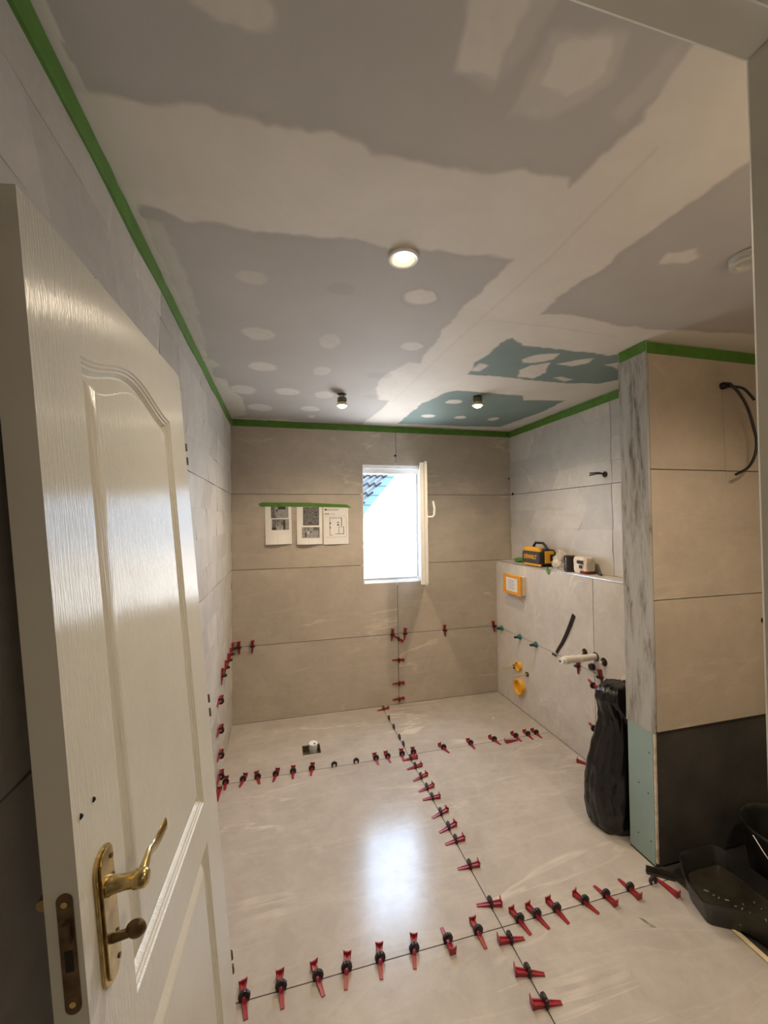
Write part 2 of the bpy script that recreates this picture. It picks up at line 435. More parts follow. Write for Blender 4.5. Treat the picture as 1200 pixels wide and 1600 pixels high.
# niche to the right of the partition and the hall behind the camera
mb = MB(); mb.box(3.2, 3.3, YF-.13, .0, -.05, H); struct(mb, 'wall_niche', M['hall_paint'])
mb = MB(); mb.box(-1.3, -1.2, -5.6, YF-.13, 0, 2.5); struct(mb, 'wall_hall_left', M['hall_paint'])
mb = MB(); mb.box(2.2, 2.3, -5.6, YF-.13, 0, 2.5); struct(mb, 'wall_hall_right', M['hall_paint'])
mb = MB(); mb.box(-1.3, 2.3, -5.7, -5.6, 0, 2.5); struct(mb, 'wall_hall_rear', M['hall_paint'])
mb = MB(); mb.box(-1.3, 0, YF-.13, YF-.12, 0, 2.5); mb.box(-.2, -.1, YF-.13, YF, 0, 2.5); struct(mb, 'wall_hall_front', M['hall_paint'])
mb = MB(); mb.box(-1.3, 2.3, -5.6, YF-.13, 2.42, 2.5); struct(mb, 'ceiling_hall', M['hall_paint'])
mb = MB(); mb.box(-1.3, 2.3, -5.6, YF-.131, -.05, 0); struct(mb, 'floor_hall', plain('hall_floor', (.36, .30, .24), .5))

# floor
DR = (.513, .636, -.562, -.442)
mb = MB()
for r in ((0, DR[0], -3.217, 0), (DR[1], 2.05, -3.217, 0), (DR[0], DR[1], -3.217, DR[2]), (DR[0], DR[1], DR[3], 0), (2.05, XR+.1, PB+.1, 0)): mb.box(r[0], r[1], r[2], r[3], -.06, -.0034, 1)
tiles(mb, PL_F, [0.001, JX, 2.297], [JC, 0], [DR])
for (u0, u1) in ((0.001, JX), (JX, 2.297)): mb.box(u0+GAP, u1-GAP, -1.741, JC-GAP, -.0035, 0, 0, 3.3 if u0 < 1 else 5.9)
for (u0, u1) in ((0.001, JX), (JX, 2.008)): mb.box(u0+GAP, u1-GAP, JN+GAP, -1.741, -.0035, 0, 0, 3.3 if u0 < 1 else 5.9)
for (u0, u1) in ((0.001, JX), (JX, 2.036)): mb.box(u0+GAP, u1-GAP, -3.14, JN-GAP, -.0035, 0, 0, 1.7 if u0 < 1 else 7.1)
mb.box(0.001, 2.036, -3.217, -3.143, -.0035, 0, 0, 2.2)
mb.box(DR[0], DR[1], DR[2], DR[3], -.06, -.05, 1)
struct(mb, 'floor', [M['tile_floor'], M['grout']])
mb = MB(); mb.box(2.05, 3.2, -3.217, PB+.1, -.06, -.012)
struct(mb, 'floor_niche', M['dark_render'])
mb = MB(); mb.box(2.0375, 2.0495, YF+.03, PY-.245, -.01, .004, 0); mb.box(2.0495, 2.064, YF+.03, PY-.245, -.011, -.002, 0)
tag(mb.build('timber_strip', M['wood_strip'], bevel=.001), 'pale timber strip laid along the cut edge of the floor tiles', 'strip')

# ceiling with filler and board zones
def in_poly(px, py, poly):
    inside = np.zeros(px.shape, bool); n = len(poly)
    for i in range(n):
        x0, y0 = poly[i]; x1, y1 = poly[(i+1) % n]
        if y0 == y1: continue
        cond = ((y0 > py) != (y1 > py)) & (px < (x1-x0)*(py-y0)/(y1-y0)+x0)
        inside ^= cond
    return inside
def sdist(px, py, poly):
    d = np.full(px.shape, 1e9); n = len(poly)
    for i in range(n):
        a = np.array(poly[i]); b2 = np.array(poly[(i+1) % n]); e = b2-a; L2 = max(1e-9, (e*e).sum())
        t = np.clip(((px-a[0])*e[0]+(py-a[1])*e[1])/L2, 0, 1)
        d = np.minimum(d, np.hypot(px-a[0]-t*e[0], py-a[1]-t*e[1]))
    return np.where(in_poly(px, py, poly), d, -d)
def vnoise(px, py, sc, seed):
    rs = np.random.RandomState(seed); g = rs.rand(64, 64)
    x = px*sc+100; y = py*sc+100; xi = np.floor(x).astype(int); yi = np.floor(y).astype(int); fx = x-xi; fy = y-yi
    fx = fx*fx*(3-2*fx); fy = fy*fy*(3-2*fy)
    q = lambda a, b2: g[a % 64, b2 % 64]
    return (q(xi, yi)*(1-fx)+q(xi+1, yi)*fx)*(1-fy)+(q(xi, yi+1)*(1-fx)+q(xi+1, yi+1)*fx)*fy-.5
def sm(d, w_): return np.clip(d/w_+.5, 0, 1)
CX0, CX1, CY0, CY1, ST = -.01, 3.2, YF-.01, .01, .0062
nx = int((CX1-CX0)/ST); ny = int((CY1-CY0)/ST)
gx, gy = np.meshgrid(np.linspace(CX0, CX1, nx), np.linspace(CY0, CY1, ny))
wx = gx+.014*vnoise(gx, gy, 14, 1)+.010*vnoise(gx, gy, 45, 2); wy = gy+.014*vnoise(gx, gy, 14, 3)+.010*vnoise(gx, gy, 45, 4)
boards = [
 [(.0, -3.2), (-.01, -2.53), (.02, -2.53), (.12, -2.54), (.24, -2.56), (.29, -2.55), (.39, -2.55), (.49, -2.56), (.55, -2.55), (.59, -2.53), (.67, -2.54), (.76, -2.54), (.87, -2.55), (.96, -2.57), (1.05, -2.58), (1.08, -2.55), (1.09, -2.64), (1.10, -2.73), (1.09, -2.78), (1.08, -2.85), (1.08, -3.2)],
 [(.03, -2.25), (.07, -2.25), (.14, -2.22), (.24, -2.23), (.35, -2.22), (.49, -2.24), (.6, -2.26), (.7, -2.24), (.88, -2.26), (1.0, -2.27), (1.09, -2.28), (1.09, -2.19), (1.07, -2.04), (1.06, -1.84), (1.08, -1.47), (1.12, -1.08), (1.10, -.5), (1.05, -.01), (0.0, -.03), (.0, -.26), (.0, -1.34), (0.0, -2.15)],
 [(1.39, -1.99), (1.38, -2.1), (1.39, -2.21), (1.41, -2.3), (1.39, -2.39), (1.41, -2.5), (1.42, -2.72), (1.42, -3.2), (3.3, -3.2), (3.3, -2.02), (2.44, -2.05), (2.23, -2.02), (1.93, -1.99), (1.77, -1.98), (1.68, -2.0), (1.48, -2.01)]]
greens = [
 [(1.41, -1.3), (1.36, -1.48), (1.39, -1.58), (1.37, -1.72), (1.4, -1.77), (1.49, -1.71), (1.59, -1.72), (1.75, -1.72), (1.88, -1.71), (1.98, -1.7), (2.02, -1.73), (2.14, -1.77), (2.43, -1.49), (2.32, -1.42), (2.26, -1.33), (2.07, -1.3), (1.87, -1.3), (1.69, -1.31), (1.54, -1.31)],
 [(1.34, -.1), (1.35, -.72), (1.42, -.99), (1.46, -1.03), (1.94, -1.02), (2.01, -.93), (2.3, -.98), (2.33, -.7), (2.28, -.16), (1.92, -.11)]]
expo = np.zeros_like(gx); green = np.zeros_like(gx); dark = np.zeros_like(gx)
for p in boards: expo = np.maximum(expo, sm(sdist(wx, wy, p), .013))
for p in greens:
    s_ = sm(sdist(wx, wy, p), .012); expo = np.maximum(expo, s_*.93); green = np.maximum(green, sm(sdist(gx, gy, p)+.04, .03))
fill = 1-expo
ells = [(.29, -1.99, .05, .04, .35), (.29, -1.57, .07, .06, .5), (.88, -2.0, .06, .05, .75), (.6, -1.56, .05, .08, .3), (.98, -1.59, .06, .05, .5), (.29, -1.18, .07, .06, .6), (.6, -1.18, .05, .07, .4), (.16, -.76, .08, .09, .6), (.42, -.78, .08, .07, .6), (.66, -.76, .06, .08, .5), (.24, -.37, .09, .09, .7), (.59, -.41, .07, .07, .7), (.62, -.19, .03, .06, .6), (.37, -.02, .08, .05, .7), (.03, -1.17, .05, .06, .5), (.31, -2.74, .065, .034, .55),
        (1.55, -.79, .06, .05, .8), (1.51, -.39, .06, .05, .8), (1.78, -.4, .05, .05, .8), (2.07, -.4, .05, .06, .8), (.29, -2.42, .0, .0, 0)]
for (x, y, a, b2, o) in ells:
    if a == 0: continue
    d = 1-np.hypot((wx-x)/a, (wy-y)/b2); fill = np.maximum(fill, min(1, o*1.35)*sm(d-.05, .25)*(1+.3*vnoise(gx, gy, 60, 9)))
polys = [([(.66, -2.88), (.75, -2.9), (.77, -2.84), (.77, -2.79), (.77, -2.73), (.69, -2.73), (.68, -2.79)], .68), ([(.735, -2.9), (.80, -2.88), (.80, -2.78), (.77, -2.715), (.72, -2.72)], .22),
         ([(.84, -2.81), (.86, -2.83), (.93, -2.84), (.97, -2.8), (.96, -2.77), (.92, -2.735), (.85, -2.74)], .68), ([(.82, -2.82), (.86, -2.84), (.95, -2.85), (.985, -2.8), (.97, -2.75), (.92, -2.69), (.83, -2.68)], .3),
         ([(1.03, -2.73), (1.07, -2.72), (1.09, -2.79), (1.08, -2.84), (1.05, -2.86), (1.04, -2.79)], .22),
         ([(.0, -.97), (.08, -.94), (.09, -.74), (.14, -.58), (.13, -.15), (.0, -.04)], .55),
         ([(1.56, -2.36), (1.54, -2.41), (1.61, -2.45), (1.66, -2.42), (1.65, -2.38)], .9),
         ([(1.58, -1.57), (1.63, -1.64), (1.72, -1.67), (1.74, -1.6), (1.67, -1.53), (1.61, -1.52)], .9), ([(1.66, -1.42), (1.67, -1.49), (1.75, -1.56), (1.82, -1.43), (1.81, -1.33), (1.71, -1.33)], .9),
         ([(1.8, -1.55), (1.86, -1.61), (1.94, -1.66), (1.96, -1.6), (1.9, -1.54)], .9), ([(2.06, -1.6), (2.1, -1.65), (2.19, -1.55)], .9), ([(1.92, -1.36), (1.96, -1.39), (2.06, -1.36), (2.03, -1.32)], .9),
         ([(1.38, -1.36), (1.39, -1.47), (1.45, -1.45), (1.45, -1.36)], .6), ([(.95, -1.2), (1.02, -1.40), (1.12, -1.39), (1.14, -1.19), (1.16, -.72), (1.03, -.73), (.95, -.95)], .75),
         ([(0, -2.2), (.07, -2.2), (.08, -1.9), (.06, -1.5), (.03, -1.3), (0, -1.3)], .35)]
for p, o in polys: fill = np.maximum(fill, min(1, o*1.5)*sm(sdist(wx, wy, p), .014)*(1+.25*vnoise(gx, gy, 50, 10)))
for (x, y, a, b2, o) in [(.59, -1.99, .05, .04, .35), (.92, -1.18, .07, .05, .35), (.97, -.79, .06, .04, .4)]:
    dark = np.maximum(dark, o*sm(1-np.hypot((wx-x)/a, (wy-y)/b2), .3))
for (x, y, a, b2, o) in [(.98, -1.59, .06, .05, .4), (.92, -1.18, .07, .05, .3), (.88, -1.995, .07, .06, .3), (.6, -1.56, .05, .08, .25), (.6, -1.18, .05, .07, .25)]:
    rr = np.hypot((wx-x)/a, (wy-y)/b2); dark = np.maximum(dark, o*np.clip(1-abs(rr-1)/.14, 0, 1))
for ln in ([(1.19, -2.69), (1.2, -2.31), (1.16, -1.64), (1.13, -.74)], [(1.21, -1.9), (1.49, -1.91), (1.86, -1.89)]):
    for (a, b2) in zip(ln, ln[1:]):
        a = np.array(a); b2 = np.array(b2); e = b2-a; t = np.clip(((gx-a[0])*e[0]+(gy-a[1])*e[1])/(e*e).sum(), 0, 1)
        d = np.hypot(gx-a[0]-t*e[0], gy-a[1]-t*e[1]); dark = np.maximum(dark, .3*np.clip(1-d/.008, 0, 1))
for p in boards+greens:     # feathered filler edge reads slightly darker
    s_ = sdist(wx, wy, p); dark = np.maximum(dark, .16*np.clip(1-abs(s_-.012)/.03, 0, 1)*(fill < .6))
d1 = np.hypot(gx-.735, (gy+.86)*.9); dark = np.maximum(dark, np.clip(1-d1/.065, 0, 1)*1.2).clip(0, 1)     # dark round patch beside the hanging lamp
fill = np.maximum(fill, (gx < .03+.012*vnoise(gx, gy, 25, 21))*.9)
fill = fill.clip(0, 1)
me = bpy.data.meshes.new('ceiling')
V = np.stack([gx.ravel(), gy.ravel(), np.full(gx.size, H)], 1)
idx = np.arange(nx*ny).reshape(ny, nx); Q = np.stack([idx[:-1, :-1], idx[1:, :-1], idx[1:, 1:], idx[:-1, 1:]], -1).reshape(-1, 4)
me.vertices.add(len(V)); me.vertices.foreach_set('co', V.ravel().astype(np.float32))
me.loops.add(Q.size); me.loops.foreach_set('vertex_index', Q.ravel().astype(np.int32))
me.polygons.add(len(Q)); me.polygons.foreach_set('loop_start', np.arange(0, Q.size, 4, dtype=np.int32))
me.update(calc_edges=True)
ca = me.color_attributes.new('zones', 'FLOAT_COLOR', 'POINT')
ca.data.foreach_set('color', np.stack([fill.ravel(), green.ravel(), dark.ravel(), np.ones(gx.size)], 1).ravel().astype(np.float32))
me.materials.append(M['ceiling'])
co = bpy.data.objects.new('ceiling', me); COL.objects.link(co); co['kind'] = 'structure'
so = co.modifiers.new('solid', 'SOLIDIFY'); so.thickness = .1; so.offset = -1 if me.polygons[0].normal.z < 0 else 1

# ------------------------------------------------------------------ window
mb = MB()
X0, X1, Z0, Z1 = WH
mb.box(X0-.02, X0+.006, .001, .215, Z0-.02, Z1+.02); mb.box(X1-.006, X1+.02, .001, .215, Z0-.02, Z1+.02)
mb.box(X0-.02, X1+.02, .001, .215, Z1-.006, Z1+.02); mb.box(X0-.02, X1+.02, .001, .215, Z0-.02, Z0+.006)
wn = struct(mb, 'window_1', M['white_pvc'])
mb = MB(); fy0, fy1 = .035, .105; fl, fr, fb, ft = X0+.012, X1-.075, Z0+.045, Z1-.072
for (a, b2, c2, d2) in ((X0+.004, fl, Z0, Z1), (fr, X1-.004, Z0, Z1), (fl, fr, Z0, fb), (fl, fr, ft, Z1)): mb.box(a, b2, fy0, fy1, c2, d2)
for (a, b2, c2, d2) in ((fr+.02, X1-.004, Z0, Z1), (fl, X1, Z0, Z0+.018), (fl, X1, Z1-.03, Z1)): mb.box(a, b2, .012, fy0, c2, d2)
mb.box(fr+.006, fr+.013, fy0-.006, fy0, fb, ft, 1); mb.box(fl, fr, fy0-.006, fy0, fb-.014, fb-.008, 1)
f = mb.build('window_frame', [M['white_pvc'], plain('window_gasket', (.25, .24, .22), .6)], wn, bevel=.002)
# open casement, hinged on the right and swung into the room
hx, hy = 1.592, -.004; ang = math.radians(180+71.3)
D = Vector((math.cos(ang), math.sin(ang), 0)); Nn = Vector((-D.y, D.x, 0))     # Nn points to the room side (+x)
if Nn.x < 0: Nn = -Nn
S4 = basis((hx-.03, hy, 0), D, Nn, (0, 0, 1))
mb = MB(); W_, zb, zt, T, fw = .42, Z0+.038, Z1-.03, .052, .062
for (a, b2, c2, d2) in ((0, fw, zb, zt), (W_-fw, W_, zb, zt), (fw, W_-fw, zb, zb+fw), (fw, W_-fw, zt-fw, zt)):
    mb.box(a, b2, 0, T, c2, d2, 0, 0, S4)
    
mb.box(W_-.006, W_+.008, T-.016, T+.006, zb-.008, zt+.008, 0, 0, S4); mb.box(0, W_+.008, T-.012, T+.006, zt-.01, zt+.008, 0, 0, S4); mb.box(0, W_+.008, T-.012, T+.006, zb-.008, zb+.01, 0, 0, S4)
sash = mb.build('window_sash', M['white_pvc'], wn, bevel=.002)
mb = MB(); mb.box(fw-.005, W_-fw+.005, .02, .044, zb+fw-.005, zt-fw+.005, 0, 0, S4)
mg, nt, b = new_mat('window_glass'); b.inputs['Base Color'].default_value = (.95, .98, 1, 1); b.inputs['Roughness'].default_value = .02
b.inputs['Transmission Weight'].default_value = 1; b.inputs['IOR'].default_value = 1.45
nt.links.new(ramp(nt, noise_tex(nt, objc(nt), 8), [(0, (.93, .97, .97)), (1, (.98, 1, 1))]), b.inputs['Base Color'])
mb.build('window_pane', mg, sash)
mb = MB(); zc_ = 1.60
mb.box(W_-.045, W_-.017, T, T+.009, zc_-.045, zc_+.045, 0, 0, S4)
mb.tube([(W_-.031, T+.005, zc_), (W_-.031, T+.045, zc_), (W_-.031, T+.058, zc_+.015), (W_-.031, T+.060, zc_+.07), (W_-.031, T+.05, zc_+.125)], [.009, .009, .0095, .009, .007], 10, 0, True, S4)
mb.build('window_handle', M['white_pvc'], sash, auto=50)

# outside: pantiled roof slope of the wing next door, seen at the top left of the window
A = Vector((1.662, 3.0, 1.65)); dirv = Vector((.5916, .60, .826)).normalized()
Bp = Vector((2.224, 3.0, 2.315)); Cc = Vector((.3796, -3.3976, 1.5825)); k = (3.7+3.3976)/(3.0+3.3976); Bq = Cc+(Bp-Cc)*k
dirv = (Bq-A).normalized(); wv = Vector((-1, .10, 0.0)).normalized(); nv = dirv.cross(wv).normalized()
if nv.y > 0: nv = -nv
R4 = basis(A, wv, dirv, nv)
rf = thing('neighbouring_roof', 'grey pantiled roof slope with blue verge seen through the open window', 'roof', mat4=basis(A, (1, 0, 0), (0, 1, 0), (0, 0, 1)))
mb = MB(); IA = Matrix.Translation(-A); nu, nvv = 160, 200; vs = []; course = .30
for j in range(nvv+1):
    t0 = -.9+2.9*j/nvv
    for i in range(nu+1):
        u = .10+2.2*i/nu; t = t0+.018*math.sin(2*PI*u/.115); hgt = .018*math.sin(2*PI*u/.115)+.05*(((-t0) / course) % 1.0)
        vs.append(IA @ R4 @ Vector((u, t, hgt)))
n0 = len(vs); vs += [v_ - nv*.08 for v_ in vs]
fs = [(j*(nu+1)+i, j*(nu+1)+i+1, (j+1)*(nu+1)+i+1, (j+1)*(nu+1)+i) for j in range(nvv) for i in range(nu)]
fs += [tuple(n0+q for q in f_) for f_ in fs]
mb.add(vs, fs)
for j in range(nvv):
    if int(math.floor((.9-2.9*j/nvv)/course)) != int(math.floor((.9-2.9*(j+1)/nvv)/course)):
        for i in range(nu): mb.m[j*nu+i] = 1  # shadow line under each tile course painted onto the riser faces
mb.build('tile_field', [M['roof_tile'], M['dark_hole']], rf)
mb = MB()
for q in range(10):
    t = -.9+.29*q; mb.box(-.01, .13, t, t+.275, -.06, .05, 0, 0, IA @ R4)
    mb.box(-.02, .14, t+.27, t+.292, -.05, .062, 0, 0, IA @ R4)
mb.build('verge_board', M['roof_verge'], rf, bevel=.008)

# ------------------------------------------------------------------ the unhung door leaning on the left wall
DA, DB = -.049, -.081; DW, DH, DT = .722, 2.03, .040
DM = Matrix.Translation((.211, -2.781, .003)) @ Matrix.Rotation(DA, 4, 'Z') @ Matrix.Rotation(DB, 4, 'Y')
door = thing('panelled_door', 'unhung cream gloss panelled door with brass handle leaning against the left wall', 'door', mat4=DM)
mb = MB()
u1, u2 = .130, .585; zl0, zl1, zu0, zu1, arch = .20, .720, .825, 1.858, .048
prof = [(0, 0), (.0025, -.0035), (.006, -.0035), (.0085, -.0075), (.0125, -.0075), (.015, -.0115), (.019, -.0165), (.022, -.017), (.027, -.0145), (.044, -.0035), (.048, -.0025), (.053, -.0022)]
def arch_z(s, d): # s 0..1 across
    return zu1 + arch*(.5-.5*math.cos(2*PI*s))**.9 - d
NU = 48
def outline(lo, hi_fn, d):
    pts = []; ua, ub = u1+d, u2-d
    for i in range(NU+1): pts.append((ua+(ub-ua)*i/NU, lo+d))
    for i in range(NU+1): pts.append((ub-(ub-ua)*i/NU, hi_fn(1-i/NU, d)))
    return pts
def panel(lo, hi_fn):
    rings = [[Vector((h_, p[0], p[1])) for p in outline(lo, hi_fn, d)] for d, h_ in prof]
    n = len(rings[0]); vs = [p for r_ in rings for p in r_]; fs = []
    for k_ in range(len(rings)-1):
        for i in range(n): fs.append((k_*n+i, k_*n+(i+1) % n, (k_+1)*n+(i+1) % n, (k_+1)*n+i))
    b0 = (len(rings)-1)*n
    for i in range(NU): fs.append((b0+i, b0+i+1, b0+n-2-i, b0+n-1-i))
    mb.add(vs, fs)
panel(zl0, lambda s, d: zl1-d); panel(zu0, arch_z)
def fq(a, b2, c2, d2): mb.add([(0, a, c2), (0, b2, c2), (0, b2, d2), (0, a, d2)], [(0, 1, 2, 3)])
fq(0, u1, 0, DH); fq(u2, DW, 0, DH); fq(u1, u2, 0, zl0); fq(u1, u2, zl1, zu0)
for i in range(NU):
    s0, s1 = i/NU, (i+1)/NU; a, b2 = u1+(u2-u1)*s0, u1+(u2-u1)*s1
    mb.add([(0, a, arch_z(s0, 0)), (0, b2, arch_z(s1, 0)), (0, b2, DH), (0, a, DH)], [(0, 1, 2, 3)])
mb.add([(0, 0, 0), (0, DW, 0), (0, DW, DH), (0, 0, DH), (-DT, 0, 0), (-DT, DW, 0), (-DT, DW, DH), (-DT, 0, DH)], [(4, 7, 6, 5), (0, 4, 5, 1), (3, 2, 6, 7), (0, 3, 7, 4), (1, 5, 6, 2)])
leaf = mb.build('door_leaf', M['paint_door'], door, auto=25)
bmx = bmesh.new(); bmx.from_mesh(leaf.data); bmesh.ops.remove_doubles(bmx, verts=bmx.verts, dist=.00005); bmesh.ops.recalc_face_normals(bmx, faces=bmx.faces); bmx.to_mesh(leaf.data); bmx.free()
leaf.data.set_sharp_from_angle(angle=math.radians(25))
uvl = leaf.data.uv_layers.new(name='face_uv')
for lp in leaf.data.loops:
    cc = leaf.data.vertices[lp.vertex_index].co; uvl.data[lp.index].uv = (cc.y+.3*cc.x, cc.z)
# furniture; every coordinate below is in the door's own frame (x out of the face, y across, z up)
def plate(x0, x1, cy_, z0, z1, hw, name, mat, screws=True):
    mb = MB(); pts = []
    for i in range(13): th = PI*i/12; pts.append((cy_+hw*math.cos(th), z1-hw*.9+hw*.9*math.sin(th)))
    for i in range(13): th = PI+PI*i/12; pts.append((cy_+hw*math.cos(th), z0+hw*.9+hw*.9*math.sin(th)))
    P4 = basis((0, 0, 0), (0, 1, 0), (0, 0, 1), (1, 0, 0))
    mb.prism(pts, x0, x1, 0, P4)
    ins = [((p[0]-cy_)*.72+cy_, (p[1]-(z0+z1)/2)*.955+(z0+z1)/2) for p in pts]
    mb.prism(ins, x1, x1+(.003 if x1 > 0 else -.003), 0, P4)
    o = mb.build(name, mat, door, bevel=.001)
    if screws:
        for zz in (z0+.022, z1-.022, z0+.058, z1-.05):
            ms = MB(); ms.tube([(x1+.0025, cy_+.012 if zz > (z0+z1)/2 else cy_+.011, zz), (x1+.0045, cy_+.012 if zz > (z0+z1)/2 else cy_+.011, zz)], .0035, 10)
            ms.build('screw', M['brass_dark'], o)
    return o
plate(0, .0045, .060, .925, 1.115, .026, 'handle_plate', M['brass'])
mb = MB()
mb.lathe([(.004, .006), (.0125, .006), (.0135, .010), (.0115, .013), (.0100, .030), (.0105, .040), (.0125, .043), (.0125, .056), (.009, .060), (.002, .061)], 20, 0, basis((0, .058, 1.060), (0, 1, 0), (0, 0, 1), (1, 0, 0)))
path = [(.050, .058, 1.060), (.051, .078, 1.068), (.050, .095, 1.070), (.048, .112, 1.062), (.047, .130, 1.056), (.050, .145, 1.060), (.055, .156, 1.068)]
hs = [.010, .0085, .008, .0085, .0095, .011, .0115]; ts = [.009, .005, .0035, .003, .003, .003, .002]
vs = []; 
for (p, hh_, tt) in zip(path, hs, ts):
    for k_ in range(12):
        th = 2*PI*k_/12; vs.append((p[0]+tt*math.cos(th), p[1], p[2]+hh_*math.sin(th)))
fs = [(i*12+k_, i*12+(k_+1) % 12, (i+1)*12+(k_+1) % 12, (i+1)*12+k_) for i in range(len(path)-1) for k_ in range(12)]+[tuple(range(12)), tuple(range(len(vs)-12, len(vs)))]
mb.add(vs, fs); mb.build('lever', M['brass'], door, auto=50)
mb = MB(); mb.tube([(.006, .060, .983), (.030, .060, .985)], [.0065, .006], 12)
mb.lathe([(.001, -.0065), (.008, -.006), (.0125, -.003), (.014, 0), (.0125, .003), (.008, .006), (.001, .0065)], 18, 0, basis((.037, .060, .988), (1, 0, 0), (0, 0, 1), (0, 1, 0)))
mb.build('thumb_turn', M['brass_dark'], door, auto=50)
plate(-DT-.001, -DT-.0045, .060, .925, 1.115, .024, 'rear_handle_plate', M['brass'], False)
mb = MB(); mb.tube([(-DT-.004, .058, 1.060), (-DT-.030, .058, 1.060)], .010, 14)
mb.tube([(-DT-.030, .050, 1.060), (-DT-.031, .085, 1.066), (-DT-.029, .12, 1.058), (-DT-.031, .15, 1.064)], [.010, .0075, .007, .008], 10)
mb.build('rear_lever', M['brass'], door, auto=50)
mb = MB(); pts = []
for i in range(11): th = PI*i/10; pts.append((-.0165+.0095*math.cos(th), 1.098+.0095*math.sin(th)))
for i in range(11): th = PI+PI*i/10; pts.append((-.0165+.0095*math.cos(th), .962+.0095*math.sin(th)))
E4 = basis((0, 0, 0), (1, 0, 0), (0, 0, 1), (0, -1, 0))
mb.prism(pts, -.001, .0012, 0, E4)
fp = mb.build('latch_plate', M['brass_dark'], door)
mb = MB(); mb.prism([(-.022, 1.045), (-.0115, 1.045), (-.0115, 1.072), (-.019, 1.072)], .0012, .008, 0, E4); mb.build('latch_bolt', M['brass_dark'], fp)
mb = MB(); mb.box(-.021, -.012, 1.008, 1.034, .0012, .0022, 0, 0, E4); mb.build('bolt_slot', M['dark_hole'], fp)
for zz in (1.094, .966):
    mb = MB(); mb.tube([(-.0165, -.0012, zz), (-.0165, -.0024, zz)], .004, 10); mb.build('screw', M['brass'], fp)
for zc_ in (1.79, 1.02, .235):
    hg = MB(); hg.box(-.030, -.004, DW-.001, DW+.0015, zc_-.045, zc_+.045); ho = hg.build('hinge_leaf', M['hinge'], door)
    for dz in (.024, -.018):
        mb = MB(); mb.tube([(-.003, DW+.009, zc_+dz-.011), (-.003, DW+.009, zc_+dz+.011)], .0065, 12); mb.box(-.010, -.003, DW, DW+.012, zc_+dz-.011, zc_+dz+.011)
        mb.build('hinge_knuckle', M['hinge'], ho, auto=40)
for (yy, zz) in ((.018, 1.19), (.052, 1.19)):
    mb = MB(); mb.tube([(0, yy, zz), (.0012, yy+.003, zz-.001)], [.004, .0025], 8); mb.build('paint_chip', M['dark_hole'], door)

# ------------------------------------------------------------------ green masking tape
def tape(P4, pts_lo, pts_hi, label, n=None, z=.0012):
    mb = MB(); vs = [P4 @ Vector((*p, zz)) for zz in (z, .0004 if z > 0 else z) for p in list(pts_lo)+list(reversed(pts_hi))]
    k_ = len(pts_lo)+len(pts_hi); h_ = len(pts_lo)
    fs = []
    for i in range(h_-1):
        a, b2, c2, d2 = i, i+1, k_-2-i, k_-1-i
        fs += [(a, b2, c2, d2), (k_+a, k_+d2, k_+c2, k_+b2)]
    for i in range(k_): fs.append((i, (i+1) % k_, k_+(i+1) % k_, k_+i))
    mb.add(vs, fs); return tag(mb.build('masking_tape', M['tape']), label, 'tape')
def rag(a, b2, z, amp, n, sd):
    return [(a+(b2-a)*i/n, z+amp*noise.noise(Vector((i*.9, sd, 0)))) for i in range(n+1)]
tape(PL_L, rag(YF+.0, -.004, H-.058, .002, 60, 1), rag(YF+.0, -.004, H-.005, .006, 60, 2), 'green masking tape strip along the top of the left wall', z=.010)
tape(PL_B, rag(.014, XR-.002, H-.056, .002, 50, 3), rag(.014, XR-.002, H-.004, .005, 50, 4), 'green masking tape strip along the top of the window wall')
tape(PL_R, rag(.006, 1.738, H-.060, .002, 40, 5), rag(.006, 1.738, H-.006, .006, 40, 6), 'green masking tape strip along the top of the tiled wall above the shelf', z=.010)
PE = basis((PX, 0, 0), (0, -1, 0), (0, 0, 1), (-1, 0, 0))
tape(PE, rag(1.745, 1.8935, H-.052, .001, 8, 7), rag(1.745, 1.8935, H-.003, .003, 8, 8), 'short green tape piece at the top of the grey partition end', z=.0045)
tape(PL_P, rag(PX+.004, 3.1, H-.060, .001, 20, 9), rag(PX+.004, 3.1, H-.006, .004, 20, 10), 'green masking tape strip above the warm beige tiles right of the partition end')
tape(PL_B, [(.207, 1.716), (.225, 1.700), (.6, 1.697), (.95, 1.688), (.955, 1.687)], [(.213, 1.725), (.24, 1.733), (.6, 1.731), (.92, 1.714), (.955, 1.687)], 'green masking tape strip holding three sheets of paper on the window wall', z=.0035)

# ------------------------------------------------------------------ three sheets of paper
def sheet(x0, x1, z0, z1, rects, label, tilt=0.0, curl=.02):
    T4 = basis((x0, -.0012, z1), (math.cos(tilt), 0, math.sin(tilt)), (-math.sin(tilt), 0, math.cos(tilt)), (0, -1, 0))
    mb = MB(); Wd, Hd = x1-x0, z1-z0; nn = 12
    def pt(u, v, o=0): return T4 @ Vector((u, -v, o+curl*(v/Hd)**2*(.6+.4*math.sin(u*22))))
    for (s_, o0) in ((0, 0.0), (1, .0007)):
        vs = [pt(Wd*i/6, Hd*j/nn, o0) for j in range(nn+1) for i in range(7)]
        mb.add(vs, [(j*7+i, j*7+i+1, (j+1)*7+i+1, (j+1)*7+i) for j in range(nn) for i in range(6)], 0)
    for (u0, uu1, v0, v1, mi) in rects:
        nj = max(1, int((v1-v0)/.025)); ni = max(1, int((uu1-u0)/.03))
        vs = [pt(u0+(uu1-u0)*i/ni, v0+(v1-v0)*j/nj, .0012+.0002*mi) for j in range(nj+1) for i in range(ni+1)]
        mb.add(vs, [(j*(ni+1)+i, j*(ni+1)+i+1, (j+1)*(ni+1)+i+1, (j+1)*(ni+1)+i) for j in range(nj) for i in range(ni)], mi)
    return tag(mb.build('paper_sheet', [M['paper'], M['ink_light'], M['ink_mid'], M['ink_dark']]), label, 'paper', 'bathroom plans taped to the window wall')
